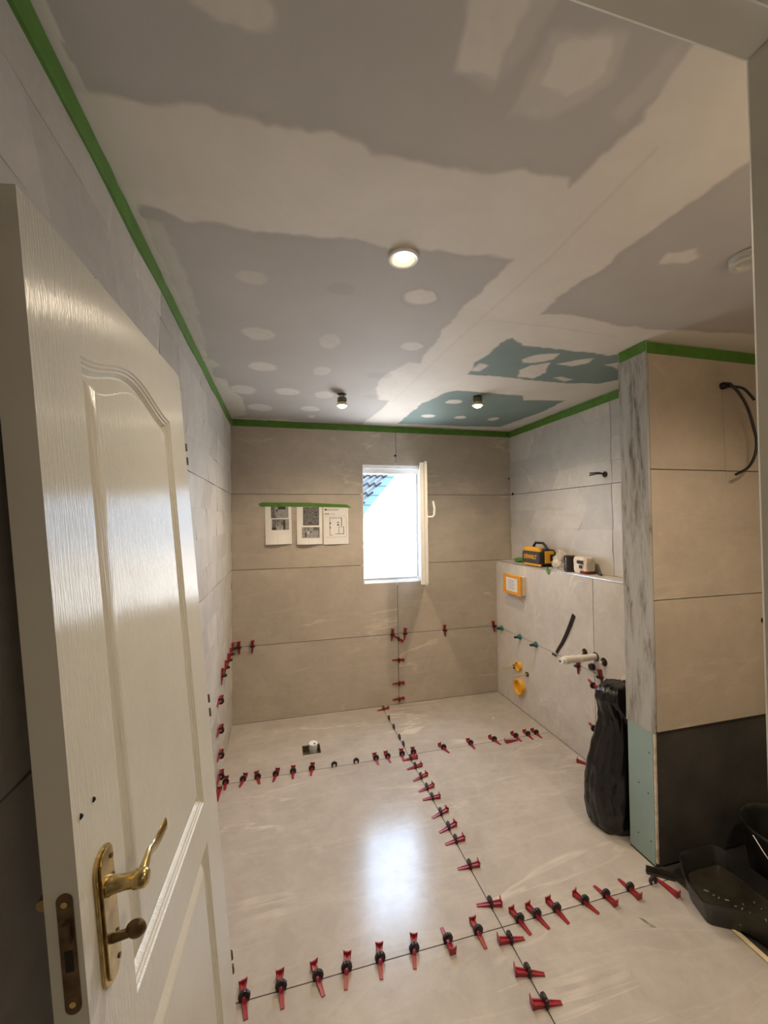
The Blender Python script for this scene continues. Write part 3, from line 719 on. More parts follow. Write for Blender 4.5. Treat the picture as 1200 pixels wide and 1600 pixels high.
sheet(.258, .463, 1.395, 1.705, [(.045, .182, .0, .10, 1), (.045, .075, .0, .095, 2), (.10, .16, .0, .03, 3), (.075, .11, .02, .07, 0), (.085, .098, .03, .045, 3), (.045, .09, .085, .10, 2), (.05, .185, .108, .195, 1), (.055, .085, .11, .19, 2), (.058, .08, .12, .14, 0), (.09, .14, .11, .16, 2), (.10, .13, .12, .15, 1), (.14, .155, .115, .195, 3), (.05, .085, .175, .195, 3), (.155, .185, .11, .195, 1)], 'left sheet of paper printed with two grey bathroom views over a blank lower half', .01, .028)
sheet(.507, .712, 1.39, 1.70, [(.05, .18, .005, .155, 2), (.06, .172, .018, .145, 1), (.075, .105, .03, .11, 0), (.14, .168, .03, .09, 0), (.145, .165, .045, .052, 3), (.145, .165, .068, .075, 3), (.05, .056, .01, .155, 3), (.05, .18, .149, .155, 3), (.145, .178, .10, .14, 2), (.105, .118, .13, .142, 3), (.04, .185, .17, .258, 1), (.06, .10, .17, .20, 2), (.13, .18, .17, .195, 2), (.09, .14, .19, .225, 0), (.11, .12, .205, .215, 3), (.065, .075, .215, .25, 3), (.17, .178, .20, .25, 2)], 'middle sheet of paper with a grey bathroom floor plan above a bathroom view', -.005, .03)
sheet(.722, .930, 1.385, 1.695, [(.01, .03, .015, .03, 2), (.035, .13, .018, .022, 1), (.035, .12, .028, .031, 1), (.01, .05, .055, .062, 2), (.06, .10, .057, .061, 1), (.01, .19, .078, .0795, 1), (.05, .15, .09, .094, 2), (.05, .054, .09, .235, 2), (.148, .153, .09, .16, 3), (.05, .062, .13, .142, 3), (.05, .06, .165, .18, 2), (.05, .075, .232, .236, 2), (.115, .128, .125, .135, 3), (.112, .13, .145, .155, 3), (.125, .17, .165, .168, 2), (.165, .170, .165, .225, 3), (.125, .129, .165, .225, 2), (.095, .17, .222, .227, 2), (.19, .192, .08, .25, 1), (.02, .19, .25, .252, 1)], 'right sheet of paper with a thin line floor plan beneath small text', 0, .012)

# ------------------------------------------------------------------ tile levelling clips
def wedge_mesh(L=.10, off=-.007):
    mb = MB(); x0, x1 = off-L/2, off+L/2; n = 8; vs = []
    for i in range(n+1):
        t = i/n; x = x0+(x1-x0)*t; hw = .0062+.0042*t; h_ = .0035+.0125*t
        vs += [(x, -hw, .0005), (x, hw, .0005), (x, hw, h_), (x, hw*.55, h_), (x, hw*.45, h_*.72), (x, -hw*.45, h_*.72), (x, -hw*.55, h_), (x, -hw, h_)]
    fs = [(i*8+k_, i*8+(k_+1) % 8, (i+1)*8+(k_+1) % 8, (i+1)*8+k_) for i in range(n) for k_ in range(8)]
    fs += [tuple(range(8))[::-1], tuple(range(n*8, n*8+8))]
    mb.add(vs, fs)
    mb.prism([(-.0115, .0005), (.0115, .0005), (.0150, .027), (.006, .0235), (-.006, .0235), (-.0150, .027)], x1-.001, x1+.003, 0, basis((0, 0, 0), (0, 1, 0), (0, 0, 1), (1, 0, 0)))
    return mb
def bridge_mesh():
    mb = MB(); n = 22; outer = []; inner = []
    for i in range(n+1):
        th = math.radians(-38+256*i/n); r = .0175 + (.0012 if i % 2 else 0)
        outer.append((r*math.cos(th)*1.05, .0155+r*math.sin(th))); inner.append((.0085*math.cos(th), .0115+.0062*math.sin(th)))
    vs = []
    for x in (-.0045, .0045):
        vs += [(x, p[0], max(.0005, p[1])) for p in outer] + [(x, p[0], max(.0005, p[1])) for p in inner]
    k_ = n+1; fs = []
    for i in range(n):
        fs += [(i, i+1, k_+i+1, k_+i), (2*k_+i, 3*k_+i, 3*k_+i+1, 2*k_+i+1), (i, 2*k_+i, 2*k_+i+1, i+1), (k_+i, k_+i+1, 3*k_+i+1, 3*k_+i)]
    fs += [(0, k_, 3*k_, 2*k_), (n, 2*k_+n, 3*k_+n, k_+n)]
    mb.add(vs, fs)
    mb.box(-.0045, .0045, -.0145, -.008, .0004, .008); mb.box(-.0045, .0045, .008, .0145, .0004, .008)
    return mb
SURF = {'F': ((0, 0, 0), (1, 0, 0), (0, 1, 0), (0, 0, 1)), 'L': ((.0065, 0, 0), (0, 1, 0), (0, 0, 1), (1, 0, 0)),
        'B': ((0, 0, 0), (1, 0, 0), (0, 0, 1), (0, -1, 0)), 'R': ((XC, 0, 0), (0, 1, 0), (0, 0, 1), (-1, 0, 0))}
def place_matrix(s, u, v, jdir, a):
    """x axis = perpendicular to the joint on the side the wedge head is, z = out of the surface; returns matrix and the wedge's skew"""
    o, uu, vv, nn = [Vector(q) for q in SURF[s]]
    d = uu*math.cos(a)+vv*math.sin(a); j = vv if jdir == 'v' else uu; x = uu if jdir == 'v' else vv
    if x.dot(d) < 0: x = -x
    y = nn.cross(x); skew = math.atan2(d.dot(y), d.dot(x))
    return basis(o+uu*u+vv*v+nn*.0004, x, y, nn), skew
proto = {}
def clip(s, u, v, jdir, a, label, group, kind='red'):
    """kind: red (wedge in clip), bare (clip only), teal"""
    m4, skew = place_matrix(s, u, v, jdir, math.radians(a if a is not None else 90))
    key = kind
    if key not in proto:
        root = thing('levelling_clip', label, 'tile clip', mat4=m4, group=group)
        if kind == 'bare':
            bridge_mesh().build('bridge', M['black'], root)
        elif kind == 'teal':
            mb = MB(); mb.lathe([(.001, .0005), (.024, .0005), (.025, .005), (.017, .014), (.013, .026), (.001, .027)], 8)
            mb.build('bridge', M['teal'], root, bevel=.002)
            mb = MB(); mb.box(-.008, .008, -.009, .009, .026, .055); mb.build('stem', M['teal_dark'], root, bevel=.001)
        else:
            bridge_mesh().build('bridge', M['black'], root); wedge_mesh().build('wedge', M['red'], root)
        proto[key] = root
    else:
        src = proto[key]; root = src.copy(); COL.objects.link(root); root.matrix_world = m4
        for ch in list(src.children):
            c_ = ch.copy(); COL.objects.link(c_); c_.parent = root
        tag(root, label, 'tile clip', group)
    for ch in root.children:
        if ch.name.startswith('wedge'): ch.rotation_euler = (0, 0, skew)
    return root
ORD = ['first', 'second', 'third', 'fourth', 'fifth', 'sixth', 'seventh', 'eighth', 'ninth', 'tenth', 'eleventh', 'twelfth', 'thirteenth', 'fourteenth', 'fifteenth']
GF = 'levelling clips along the far cross joint of the floor'
farL = [(.047, 92), (.146, 75), (.232, 103), (.339, 75), (.444, 87), (.56, 79), (.702, None), (.845, None), (.978, 92), (1.057, 94), (1.157, 82)]
for i, (x, a) in enumerate(farL):
    k_ = 'bare' if a is None else 'red'
    clip('F', x, JC, 'u', a, ('black clip without wedge, ' if a is None else 'red wedge in black clip, ')+ORD[i]+' from left wall, far floor joint', GF, k_)
farR = [(1.237, 80), (1.455, 108), (1.658, 92), (1.841, 108), (2.014, 97), (2.112, 92), (2.181, 96)]
for i, (x, a) in enumerate(farR):
    clip('F', x, JC, 'u', a, 'red wedge in black clip, '+ORD[i]+' right of the crossing on the far joint', GF)
GC = 'levelling clips down the central floor joint'
cen = [(-.069, 9), (-.24, None), (-.384, None), (-.536, None), (-.631, None)]
for i, (y, a) in enumerate(cen):
    clip('F', JX, y, 'v', a, 'red wedge in black clip at the foot of the window wall, central floor joint' if a is not None else 'black clip without wedge, '+ORD[i-1]+' from window wall, central floor joint', GC, 'bare' if a is None else 'red')
cen2 = [(-.800, 1), (-.892, 7), (-1.0, 18), (-1.105, 13), (-1.192, -3), (-1.318, 17), (-1.423, 15), (-1.512, 4), (-1.664, -4), (-1.853, -13)]
for i, (y, a) in enumerate(cen2):
    clip('F', JX, y, 'v', a, 'red wedge on the central floor joint, '+ORD[i]+' in front of the far cross joint', GC)
for i, (y, a) in enumerate([(-2.000, 174), (-2.115, 164), (-2.208, 171)]):
    clip('F', JX, y, 'v', a, 'red wedge in black clip, '+ORD[i]+' in front of the near floor joint crossing', GC)
GN = 'levelling clips along the near cross joint of the floor'
near = [(.252, 100), (.37, 95), (.493, 104), (.593, 78), (.714, 81), (.842, 74), (.974, -88), (1.098, 92)]
for i, (x, a) in enumerate(near):
    clip('F', x, JN, 'u', a, 'red wedge in black clip, '+ORD[i]+' from leaning door, near joint'+(', reversed' if a < 0 else ''), GN)
for i, (x, a) in enumerate([(1.276, 102), (1.353, 107), (1.444, 102), (1.577, 112), (1.681, -80), (1.803, -85)]):
    clip('F', x, JN, 'u', a, 'red wedge in black clip, '+ORD[i]+' right of near floor crossing'+(', reversed' if a < 0 else ''), GN)
clip('F', 1.924, JN, 'u', None, 'black clip without wedge under the tip of the black channel by the partition', GN, 'bare')
GL = 'levelling clips on the left wall'
for i, (y, a) in enumerate([(-.035, 84), (-.17, 74), (-.30, 80), (-.45, 76), (-.60, 80)]):
    clip('L', y, .6, 'u', a, 'upright red wedge, '+ORD[i]+' from the corner on the left wall level joint', GL)
for i, (z, a) in enumerate([(.50, 6), (.325, 5), (.175, 3), (.05, 8)]):
    clip('L', JC, z, 'v', a, 'red wedge in black clip, '+ORD[i]+' from top, vertical joint of left wall', GL)
GB = 'levelling clips on the window wall'
for (x, a, lb) in [(.057, 91, 'red upright wedge on the window wall nearest the left corner'), (.157, 87, 'red upright wedge on the window wall, second from the left corner'),
                   (1.298, 86, 'red upright wedge just left of the vertical joint below the window'), (1.412, 86, 'red upright wedge just right of the vertical joint below the window'),
                   (1.782, 96, 'red upright wedge alone midway between the window joint and the right corner'), (2.262, 102, 'red upright wedge on the window wall at the right corner')]:
    clip('B', x, .6, 'u', a, lb, GB)
for (z, a, lb) in [(.56, -33, 'red slanting wedge at the top of the vertical joint below the window'), (.377, -2, 'red level wedge midway down the vertical joint below the window'),
                   (.179, 3, 'red level wedge, second from the floor on the joint below the window'), (.046, 5, 'red level wedge just above the floor on the joint below the window')]:
    clip('B', 1.353, z, 'v', a, lb, GB)
GR = 'levelling clips on the half-height wall'
for (y, lb) in [(-.095, 'teal clip on the half-height wall nearest the corner'), (-.378, 'teal clip on the half-height wall, middle of three'), (-.597, 'teal clip on the half-height wall furthest from the corner')]:
    clip('R', y, .6, 'u', 90, lb, GR, 'teal')
clip('R', -1.062, .595, 'u', 96, 'red upright wedge under the white waste pipe on the half-height wall', GR)
clip('R', -1.262, .595, 'u', 78, 'red upright wedge right of the vertical joint on the half-height wall', GR)
clip('R', -1.203, .522, 'v', 196, 'red slanting wedge, uppermost on the vertical joint of the half-height wall', GR)
clip('R', -1.203, .254, 'v', 184, 'red wedge beside the black bag midway down the vertical joint', GR)
clip('R', -1.203, .054, 'v', 190, 'red wedge beside the black bag just above the floor', GR)
first = None
for (x, y, a, lb) in [(1.956, -.784, 184, 'loose red wedge lying flat by the far cross joint'), (1.962, -1.972, -84, 'loose red wedge lying beneath the black channel by the partition'),
                      (2.262, -1.15, 130, 'loose red wedge at the foot of the half-height wall near the black bag'), (.0205, -.850, 90, 'loose red wedge on the floor beside the door by the left wall')]:
    m4 = Matrix.Translation((x, y, .0005)) @ Matrix.Rotation(math.radians(a), 4, 'Z')
    if first is None: o = first = wedge_mesh(off=0).build('loose_wedge', M['red'])
    else: o = first.copy(); COL.objects.link(o)
    o.matrix_world = m4; tag(o, lb, 'tile wedge', 'loose tile wedges')

# ------------------------------------------------------------------ ceiling lights
def spot(name, parent, loc, w_, col=(1.0, .82, .61)):
    d = bpy.data.lights.new(name, 'SPOT'); d.energy = w_; d.color = col; d.spot_size = math.radians(150); d.spot_blend = .9; d.shadow_soft_size = .03
    o = bpy.data.objects.new(name, d); COL.objects.link(o); o.location = loc; o.parent = parent
    return o
t = thing('ceiling_downlight', 'round flush downlight with white bezel, lit, nearest the camera', 'ceiling light', loc=(.753, -2.205, H), group='ceiling downlights')
mb = MB(); mb.lathe([(.021, -.0025), (.030, -.004), (.036, -.009), (.044, -.010), (.0475, -.006), (.0475, -.0005), (.021, -.0005)], 40); mb.build('bezel', M['white_pvc'], t, auto=40)
mb = MB(); mb.lathe([(.001, -.0042), (.018, -.0040), (.0205, -.0026), (.0205, -.0006), (.001, -.0006)], 32); mb.build('lamp_face', M['lamp'], t)
spot('downlight_lamp', t, (0, 0, -.02), DOWNLIGHT_W)
def hanging(loc, drop, label):
    t = thing('hanging_lamp', label, 'ceiling light', loc=loc, group='bare lamps hanging from ceiling holes')
    mb = MB(); mb.tube([(0, 0, -.0005), (0, 0, -.003)], .029, 24); mb.build('ceiling_hole', M['dark_hole'], t)
    mb = MB(); mb.tube([(-.008, .004, -.003), (-.01, .0, -drop*.5), (-.006, 0, -drop)], .0025, 8); mb.tube([(.010, .004, -.003), (.012, .0, -drop*.5), (.006, 0, -drop)], .0025, 8); mb.build('wire', M['cable'], t)
    mb = MB(); mb.lathe([(.012, -drop), (.027, -drop-.001), (.031, -drop-.010), (.031, -drop-.030), (.020, -drop-.031)], 28); mb.build('lamp_holder', plain('greenish_lamp_body', (.16, .15, .08), .4, .3), t, auto=40)
    mb = MB(); mb.lathe([(.020, -drop-.030), (.028, -drop-.034), (.032, -drop-.046), (.036, -drop-.052), (.036, -drop-.056), (.030, -drop-.056)], 28); mb.build('reflector', plain('warm_reflector', (.75, .62, .38), .3, .4), t, auto=40)
    mb = MB(); mb.lathe([(.001, -drop-.070), (.012, -drop-.069), (.022, -drop-.064), (.028, -drop-.0565), (.001, -drop-.056)], 24); mb.build('lamp_face', M['lamp'], t)
    spot('hanging_lamp_light', t, (0, 0, -drop-.085), DOWNLIGHT_W*1.35, (1.0, .77, .50))
hanging((.768, -.80, H), .020, 'bare lit lamp hanging by its wires from the grey plasterboard')
hanging((1.652, -.94, H), .006, 'bare lit lamp close under the green plasterboard')
t = thing('added_fill_lamp', 'added unseen fill lamp over the shower niche', 'ceiling light', loc=(2.1, -2.75, H))
mb = MB(); mb.lathe([(.030, -.002), (.034, -.006), (.044, -.007), (.047, -.004), (.047, -.0005), (.03, -.0005)], 40); mb.build('bezel', M['white_pvc'], t, auto=40)
spot('niche_fill', t, (0, 0, -.02), NICHE_FILL_W)  # fill light added out of view over the niche, bezel included
t = thing('added_fill_lamp', 'added unseen fill lamp just inside the doorway', 'ceiling light', loc=(1.45, -2.98, H))
mb = MB(); mb.lathe([(.030, -.002), (.034, -.006), (.044, -.007), (.047, -.004), (.047, -.0005), (.03, -.0005)], 40); mb.build('bezel', M['white_pvc'], t, auto=40)
spot('doorway_fill', t, (0, 0, -.02), 13.0)  # added behind the header to brighten the near ceiling and jamb
# corrugated duct stub in the ceiling near the door jamb
mb = MB(); prof_ = [(.020, -.001)]
for i in range(7): prof_ += [(.045+.003*(i % 2), -.004*i-.001), (.048-.003*(i % 2), -.004*i-.003)]
prof_ += [(.034, -.028), (.030, -.020), (.012, -.010)]
mb.lathe(prof_, 36, 0, Matrix.Translation((1.80, -2.46, H)))
tag(mb.build('duct_stub', M['plug_grey'], auto=30), 'small round corrugated stub in the ceiling beside the door frame', 'vent')

# ------------------------------------------------------------------ services on the walls
# wires from holes
def wires(P4, origin, paths, r, name, label, hole_r=.014, plug=None):
    m4 = P4 @ Matrix.Translation((*origin, 0)); t = thing(name, label, 'cable', mat4=m4)
    if plug: plug(t)
    else:
        mb = MB(); mb.tube([(0, 0, .0005), (0, 0, .0075)], hole_r, 16); mb.build('hole', M['dark_hole'], t)
    for p in paths:
        mb = MB(); mb.tube(p, r, 10); mb.build('wire', M['cable'], t, auto=60)
    return t
def arc(pts, n=24):
    out = []; P_ = [Vector(p) for p in pts]; P_ = [P_[0]*2-P_[1]]+P_+[P_[-1]*2-P_[-2]]
    for i in range(1, len(P_)-2):
        for k_ in range(n//(len(P_)-3)):
            t_ = k_/(n//(len(P_)-3)); a, b2, c2, d2 = P_[i-1:i+3]
            out.append(.5*((2*b2)+(c2-a)*t_+(2*a-5*b2+4*c2-d2)*t_*t_+(3*b2-a-3*c2+d2)*t_**3))
    out.append(P_[-2]); return out
def plug_outlet(t):
    mb = MB(); mb.tube([(0, 0, .0), (0, 0, .012)], .017, 20); mb.build('grommet', M['black'], t, auto=40)
    mb = MB(); mb.tube([(-.010, .001, .016), (.012, .0, .02), (.03, -.001, .022)], [.012, .014, .010], 14); mb.box(-.018, -.004, -.010, .010, .004, .022); mb.build('cable_connector', M['black'], t, auto=40)
wires(PL_P, (2.462, 2.212), [arc([(.012, 0, .022), (.0, -.014, .045), (.049, -.024, .057), (.088, -.046, .057), (.122, -.075, .057)], 20), arc([(.012, -.001, .020), (-.004, -.018, .05), (.028, -.050, .057), (.078, -.116, .057), (.115, -.215, .057), (.129, -.276, .057), (.118, -.338, .057), (.075, -.40, .055), (.009, -.435, .045)], 40)], .0062, 'wall_cable_outlet', 'black connector with two curved black cables on the warm beige tiles', plug=plug_outlet)
mb = MB()
for i in range(14):
    z0 = 2.19-.03*i; a = .0018*noise.noise(Vector((i*.7, 0, 0)))
    mb.box(2.462+a+.0006*i, 2.4645+a+.0006*i, PY-.0009, PY-.0004, z0-.031, z0)
tag(mb.build('drip_mark', plain('faint_brown_run', (.36, .29, .21), .6)), 'thin brown run mark down the beige tiles below the cable connector', 'stain', kind='stuff')
wires(PL_P, (2.685, 1.065), [arc([(0, 0, .006), (.004, -.03, .012), (.008, -.09, .008)], 8)], .003, 'cable_stub', 'small black cable end beside the door frame edge', hole_r=.013)
wires(PL_R, (1.15, 1.866), [arc([(0, 0, .008), (-.01, .004, .05), (-.03, -.006, .10)], 8), arc([(0, 0, .008), (.0, .01, .05), (-.01, .006, .115)], 8)], .004, 'socket_wires', 'short wire ends sticking out of a hole above the shelf', hole_r=.019)
for P4, x, z, r, lb in ((PL_R, .045, 1.806, .012, 'tiny dark plug at the corner end of the joint above the shelf'), (PL_B, 2.446, 1.952, .008, 'tiny dark mark on the window wall by the right corner'), (PL_B, 1.347, 2.138, .010, 'tiny dark gap in the vertical joint above the window')):
    mb = MB(); mb.tube([(x, z, .0), (x, z, .009 if P4 is PL_R else .0015)], r, 12, 0, True, P4); tag(mb.build('wall_plug', M['dark_hole']), lb, 'plug')

# flush plate protector
m4 = basis((XC, -.345, 1.03), (0, -1, 0), (0, 0, 1), (-1, 0, 0))
t = thing('flush_box', 'orange and cream flush box with a white notice on the half-height wall', 'plumbing box', mat4=m4)
mb = MB(); mb.box(-.125, .128, -.076, .076, .0005, .040); mb.build('body', M['cream_plastic'], t, bevel=.003)
mb = MB()
for r_ in ((-.130, -.085, -.081, .081), (.085, .132, -.081, .081), (-.085, .085, -.081, -.055), (-.085, .085, .055, .081)): mb.box(*r_, .040, .054)
mb.build('surround', M['orange'], t, bevel=.002)
mb = MB(); mb.box(-.085, .085, -.055, .055, .040, .0525); no = mb.build('notice', M['paper'], t)
mb = MB()
for i in range(8): mb.box(-.06+.01*(i % 2), .05-.012*(i % 3), .036-.0105*i, .039-.0105*i, .0525, .0529)
mb.build('print', M['ink_light'], no)

# wc rods and yellow caps
def rod(y, z, lb, L=.135):
    m4 = basis((XC, y, z), (0, -1, 0), (0, 0, 1), (-1, 0, 0)); t = thing('threaded_rod', lb, 'rod', mat4=m4, group='toilet fixing rods')
    mb = MB(); mb.tube([(0, 0, .001), (0, 0, .012)], .018, 18); mb.build('sleeve', M['brass_dark'], t, auto=40)
    mb = MB(); pth = [(0, 0, .01+L*i/40) for i in range(41)]; mb.tube(pth, [.0060 if i % 2 else .0068 for i in range(41)], 10); mb.build('rod', M['rod'], t)
rod(-.291, .325, 'yellow threaded rod left and nearer the corner on the half-height wall', .11); rod(-.473, .327, 'yellow threaded rod right, above the big yellow cap', .12)
def cap(y, z, r, lb, depth=.035):
    m4 = basis((XC, y, z), (0, -1, 0), (0, 0, 1), (-1, 0, 0)); t = thing('pipe_cap', lb, 'pipe cap', mat4=m4)
    mb = MB(); n = 36; prof2 = [(r*.80, .0005), (r*.98, .0005), (r, .004), (r, depth-.003), (r*.97, depth), (r*.86, depth), (r*.82, depth-.006), (r*.80, .012)]
    vs = []; 
    for rr, z_ in prof2:
        for k_ in range(n): vs.append((rr*math.cos(2*PI*k_/n), rr*math.sin(2*PI*k_/n), z_))
    q = len(prof2); mb.add(vs, [(i*n+k_, i*n+(k_+1) % n, ((i+1) % q)*n+(k_+1) % n, ((i+1) % q)*n+k_) for i in range(q) for k_ in range(n)])
    mb.build('rim', M['yellow'], t, auto=40)
    mb = MB(); mb.lathe([(.001, .004), (r*.8, .004), (r*.8, .012), (r*.55, .013), (r*.5, .018), (.001, .018)], 30); mb.build('cap_face', M['yellow'], t, auto=40)
cap(-.375, .190, .062, 'large yellow cap on the toilet waste outlet'); cap(-.361, .354, .036, 'small yellow cap between the two threaded rods', .025)

# white waste pipe stub
m4 = basis((XC, -1.217, .705), (0, -1, 0), (0, 0, 1), (-1, 0, 0))
t = thing('waste_pipe', 'white plastic waste pipe sticking out of the half-height wall', 'pipe', mat4=m4)
mb = MB(); mb.tube([(0, 0, .001), (0, 0, .004)], .027, 20); mb.build('gap_ring', M['dark_hole'], t)
mb = MB(); mb.lathe([(.001, .003), (.020, .003), (.020, .105), (.0235, .108), (.0235, .118), (.021, .121), (.021, .160), (.0245, .163), (.0245, .172), (.0225, .175), (.0225, .200), (.025, .203), (.025, .232), (.001, .232)], 28); mb.build('pipe', M['pipe_white'], t, auto=35)
mb = MB(); mb.tube([(0, 0, .231), (0, 0, .252)], [.020, .0185], 22); mb.build('end_plug', M['white_pvc'], t, auto=40)
mb = MB(); mb.box(-.018, -.004, -.014, -.002, .2515, .2535); mb.build('plug_hole', M['dark_hole'], t)
for (y, z, r, lb) in ((-1.122, .705, .022, 'round pipe hole with a metal ring left of and behind the waste pipe'), (-1.285, .695, .025, 'round pipe hole with a metal ring right of the waste pipe')):
    m4 = basis((XC, y, z), (0, -1, 0), (0, 0, 1), (-1, 0, 0)); t = thing('water_outlet', lb, 'water outlet', mat4=m4, group='capped water outlets')
    mb = MB(); mb.tube([(0, 0, .0004), (0, 0, .003)], r, 24); mb.build('hole', M['dark_hole'], t)
    mb = MB(); mb.tube([(0, 0, .003), (0, 0, .022)], r*.5, 18); mb.build('outlet', M['brass_dark'], t, auto=40)
    mb = MB(); mb.tube([(0, 0, .022), (0, 0, .026)], r*.33, 14); mb.build('outlet_bore', M['pipe_white'], t)
mb = MB(); m4 = basis((XC, -1.192, .634), (0, -1, 0), (0, 0, 1), (-1, 0, 0)); mb.lathe([(.001, .0005), (.021, .0005), (.023, .006), (.020, .022), (.012, .026), (.001, .026)], 10, 0, m4)
tag(mb.build('knurled_plug', M['black'], auto=30), 'black knurled plug on the half-height wall below the waste pipe', 'plug')
# black strap stuck on the half wall above the joint
mb = MB(); pc = [(-1.028, .925), (-.995, .855), (-.955, .78), (-.905, .70), (-.865, .65), (-.838, .612)]; vs = []
for i, (y, z) in enumerate(pc):
    for sgn in (-1, 1):
        for o_ in (.001, .006 + .002*math.sin(i)): vs.append((XC-o_, y-sgn*.013*(1-.06*i), z-sgn*.006))
fs = []
for i in range(len(pc)-1):
    a = i*4; b2 = a+4; fs += [(a, a+1, b2+1, b2), (a+1, a+3, b2+3, b2+1), (a+3, a+2, b2+2, b2+3), (a+2, a, b2, b2+2)]
fs += [(0, 2, 3, 1), (20, 21, 23, 22)]
mb.add(vs, fs); tag(mb.build('black_strap', M['black']), 'narrow black strap slanting on the half-height wall above the waste pipe', 'strap')
mb = MB(); mb.box(XC-.006, XC-.0004, -.838, -.792, .585, .597); tag(mb.build('joint_sliver', M['black']), 'short black sliver in the joint at the foot of the black strap', 'strap')

# floor drain recess with pipe stub
t = thing('floor_drain', 'white pipe stub in a small square hole cut in the floor tiles', 'drain', loc=(.575, -.50, -.05))
mb = MB(); x0, x1, y0, y1 = -.062, .061, -.062, .058
for r_ in ((x0, x0+.004, y0, y1), (x1-.004, x1, y0, y1), (x0, x1, y0, y0+.004), (x0, x1, y1-.004, y1)): mb.box(*r_, 0, .045)
mb.box(x0, x1, y0, y1, .0005, .004); mb.build('recess', plain('shade_toned_screed', (.10, .085, .055), .7, var=.6, vs=40), t)  # shade inside the recess is put into its dark colour
mb = MB(); mb.tube([(.012, .01, .004), (.012, .005, .03), (.012, -.001, .062), (.013, -.004, .092)], [.026, .026, .028, .029], 24); mb.build('pipe', M['white_pvc'], t, auto=40)
mb = MB(); mb.tube([(.020, -.018, .0945), (.020, -.018, .0965)], .006, 12); mb.build('bore', M['dark_hole'], t)

# ------------------------------------------------------------------ things on the shelf
ZS = 1.2005
m4 = Matrix.Translation((2.328, -.535, ZS)) @ Matrix.Rotation(math.radians(-90-4), 4, 'Z')
# radio frame: x = width (towards camera), y = depth into the wall, z up.  Front faces -x world
radio = thing('jobsite_radio', 'yellow and black rugged radio with top handle on the half-height wall shelf', 'radio', mat4=basis((2.315, -.530, ZS), (.02, -1, 0), (1, .02, 0), (0, 0, 1)))
def rbox(x0, x1, y0, y1, z0, z1, ch):
    P_ = [(x0+ch, z0), (x1-ch, z0), (x1, z0+ch), (x1, z1-ch), (x1-ch, z1), (x0+ch, z1), (x0, z1-ch), (x0, z0+ch)]
    return P_, basis((0, 0, 0), (1, 0, 0), (0, 0, 1), (0, 1, 0)), y0, y1
mb = MB(); P_, B4, a, b2 = rbox(-.115, .115, .004, .135, .008, .135, .02); mb.prism(P_, a, b2, 0, B4); mb.box(-.09, .09, .02, .12, 0, .01)
mb.build('body', M['radio_black'], radio, bevel=.004)
mb = MB(); mb.box(-.108, .112, -.006, .012, .118, .142); mb.box(-.095, .08, .004, .045, .136, .150); mb.build('top_trim', M['radio_yellow'], radio, bevel=.004)
mb = MB(); mb.box(-.10, .11, -.005, .012, .006, .024); mb.build('bottom_trim', M['radio_yellow'], radio, bevel=.003)
mb = MB(); P_, B4, a, b2 = rbox(-.112, .108, -.009, .006, .026, .118, .012); mb.prism(P_, a, b2, 0, B4); gr = mb.build('grille', M['radio_grille'], radio, bevel=.002)
cu_ = bpy.data.curves.new('badge', 'FONT'); cu_.body = 'DEWALT'; cu_.size = .046; cu_.extrude = .0012; cu_.align_x = 'CENTER'; cu_.align_y = 'CENTER'; cu_.offset = .0012
to = bpy.data.objects.new('badge', cu_); COL.objects.link(to); bpy.context.view_layer.update()
mt_ = bpy.data.meshes.new_from_object(to.evaluated_get(bpy.context.evaluated_depsgraph_get())); bpy.data.objects.remove(to)
mt_.materials.clear(); mt_.materials.append(M['radio_yellow']); bo = bpy.data.objects.new('badge', mt_); COL.objects.link(bo); bo.parent = gr
bo.matrix_local = basis((-.005, -.0105, .073), (1, 0, 0), (0, 0, 1), (0, -1, 0)); bo.scale = (.88, 1, 1)
mb = MB(); P_ = [(.030, .03), (.125, .03), (.130, .04), (.130, .115), (.122, .124), (.030, .124)]
mb.prism([(p[0]*.82+.01, p[1]) for p in P_], .1145, .1215, 0, basis((0, 0, 0), (0, 1, 0), (0, 0, 1), (1, 0, 0))); sd = mb.build('side_panel', M['radio_yellow'], radio, bevel=.003)
mb = MB(); mb.box(.121, .1235, .078, .113, .048, .098); mb.build('battery_slot', M['dark_hole'], sd)
mb = MB(); hz = .142
mb.tube([(-.085, .075, hz-.012), (-.068, .075, hz+.022), (-.05, .075, hz+.040), (.045, .075, hz+.040), (.066, .075, hz+.026), (.10, .075, hz-.010)], [.011, .010, .0095, .0095, .0105, .012], 10)
mb.build('handle', M['radio_black'], radio, auto=50)

def blob(name, mat, c, r, amp, sc_, label, cat, sd=0, parent=None, flat=True, group=None):
    bm = bmesh.new(); bmesh.ops.create_icosphere(bm, subdivisions=4, radius=1)
    for v_ in bm.verts:
        n_ = v_.co.normalized(); k_ = 1+amp*noise.noise(n_*sc_+Vector((sd, 0, 0)))+amp*.6*abs(noise.noise(n_*sc_*2.5+Vector((0, sd, 0))))
        v_.co = Vector((n_.x*r[0]*k_, n_.y*r[1]*k_, n_.z*r[2]*k_))
    zmin = min(v_.co.z for v_ in bm.verts)
    if flat:
        for v_ in bm.verts: v_.co.z = max(v_.co.z, -r[2]*.8)
        zmin = -r[2]*.8
    me = bpy.data.meshes.new(name); bm.to_mesh(me); bm.free(); me.materials.append(mat)
    me.polygons.foreach_set('use_smooth', [True]*len(me.polygons)); me.set_sharp_from_angle(angle=math.radians(35))
    o = bpy.data.objects.new(name, me); COL.objects.link(o); o.location = (c[0], c[1], c[2]-zmin); tag(o, label, cat, group); return o
blob('crumpled_tape', M['green_bits'], (2.40, -.235, ZS), (.035, .06, .020), .5, 2.2, 'crumpled green tape ball on the shelf left of the radio', 'tape', 3)
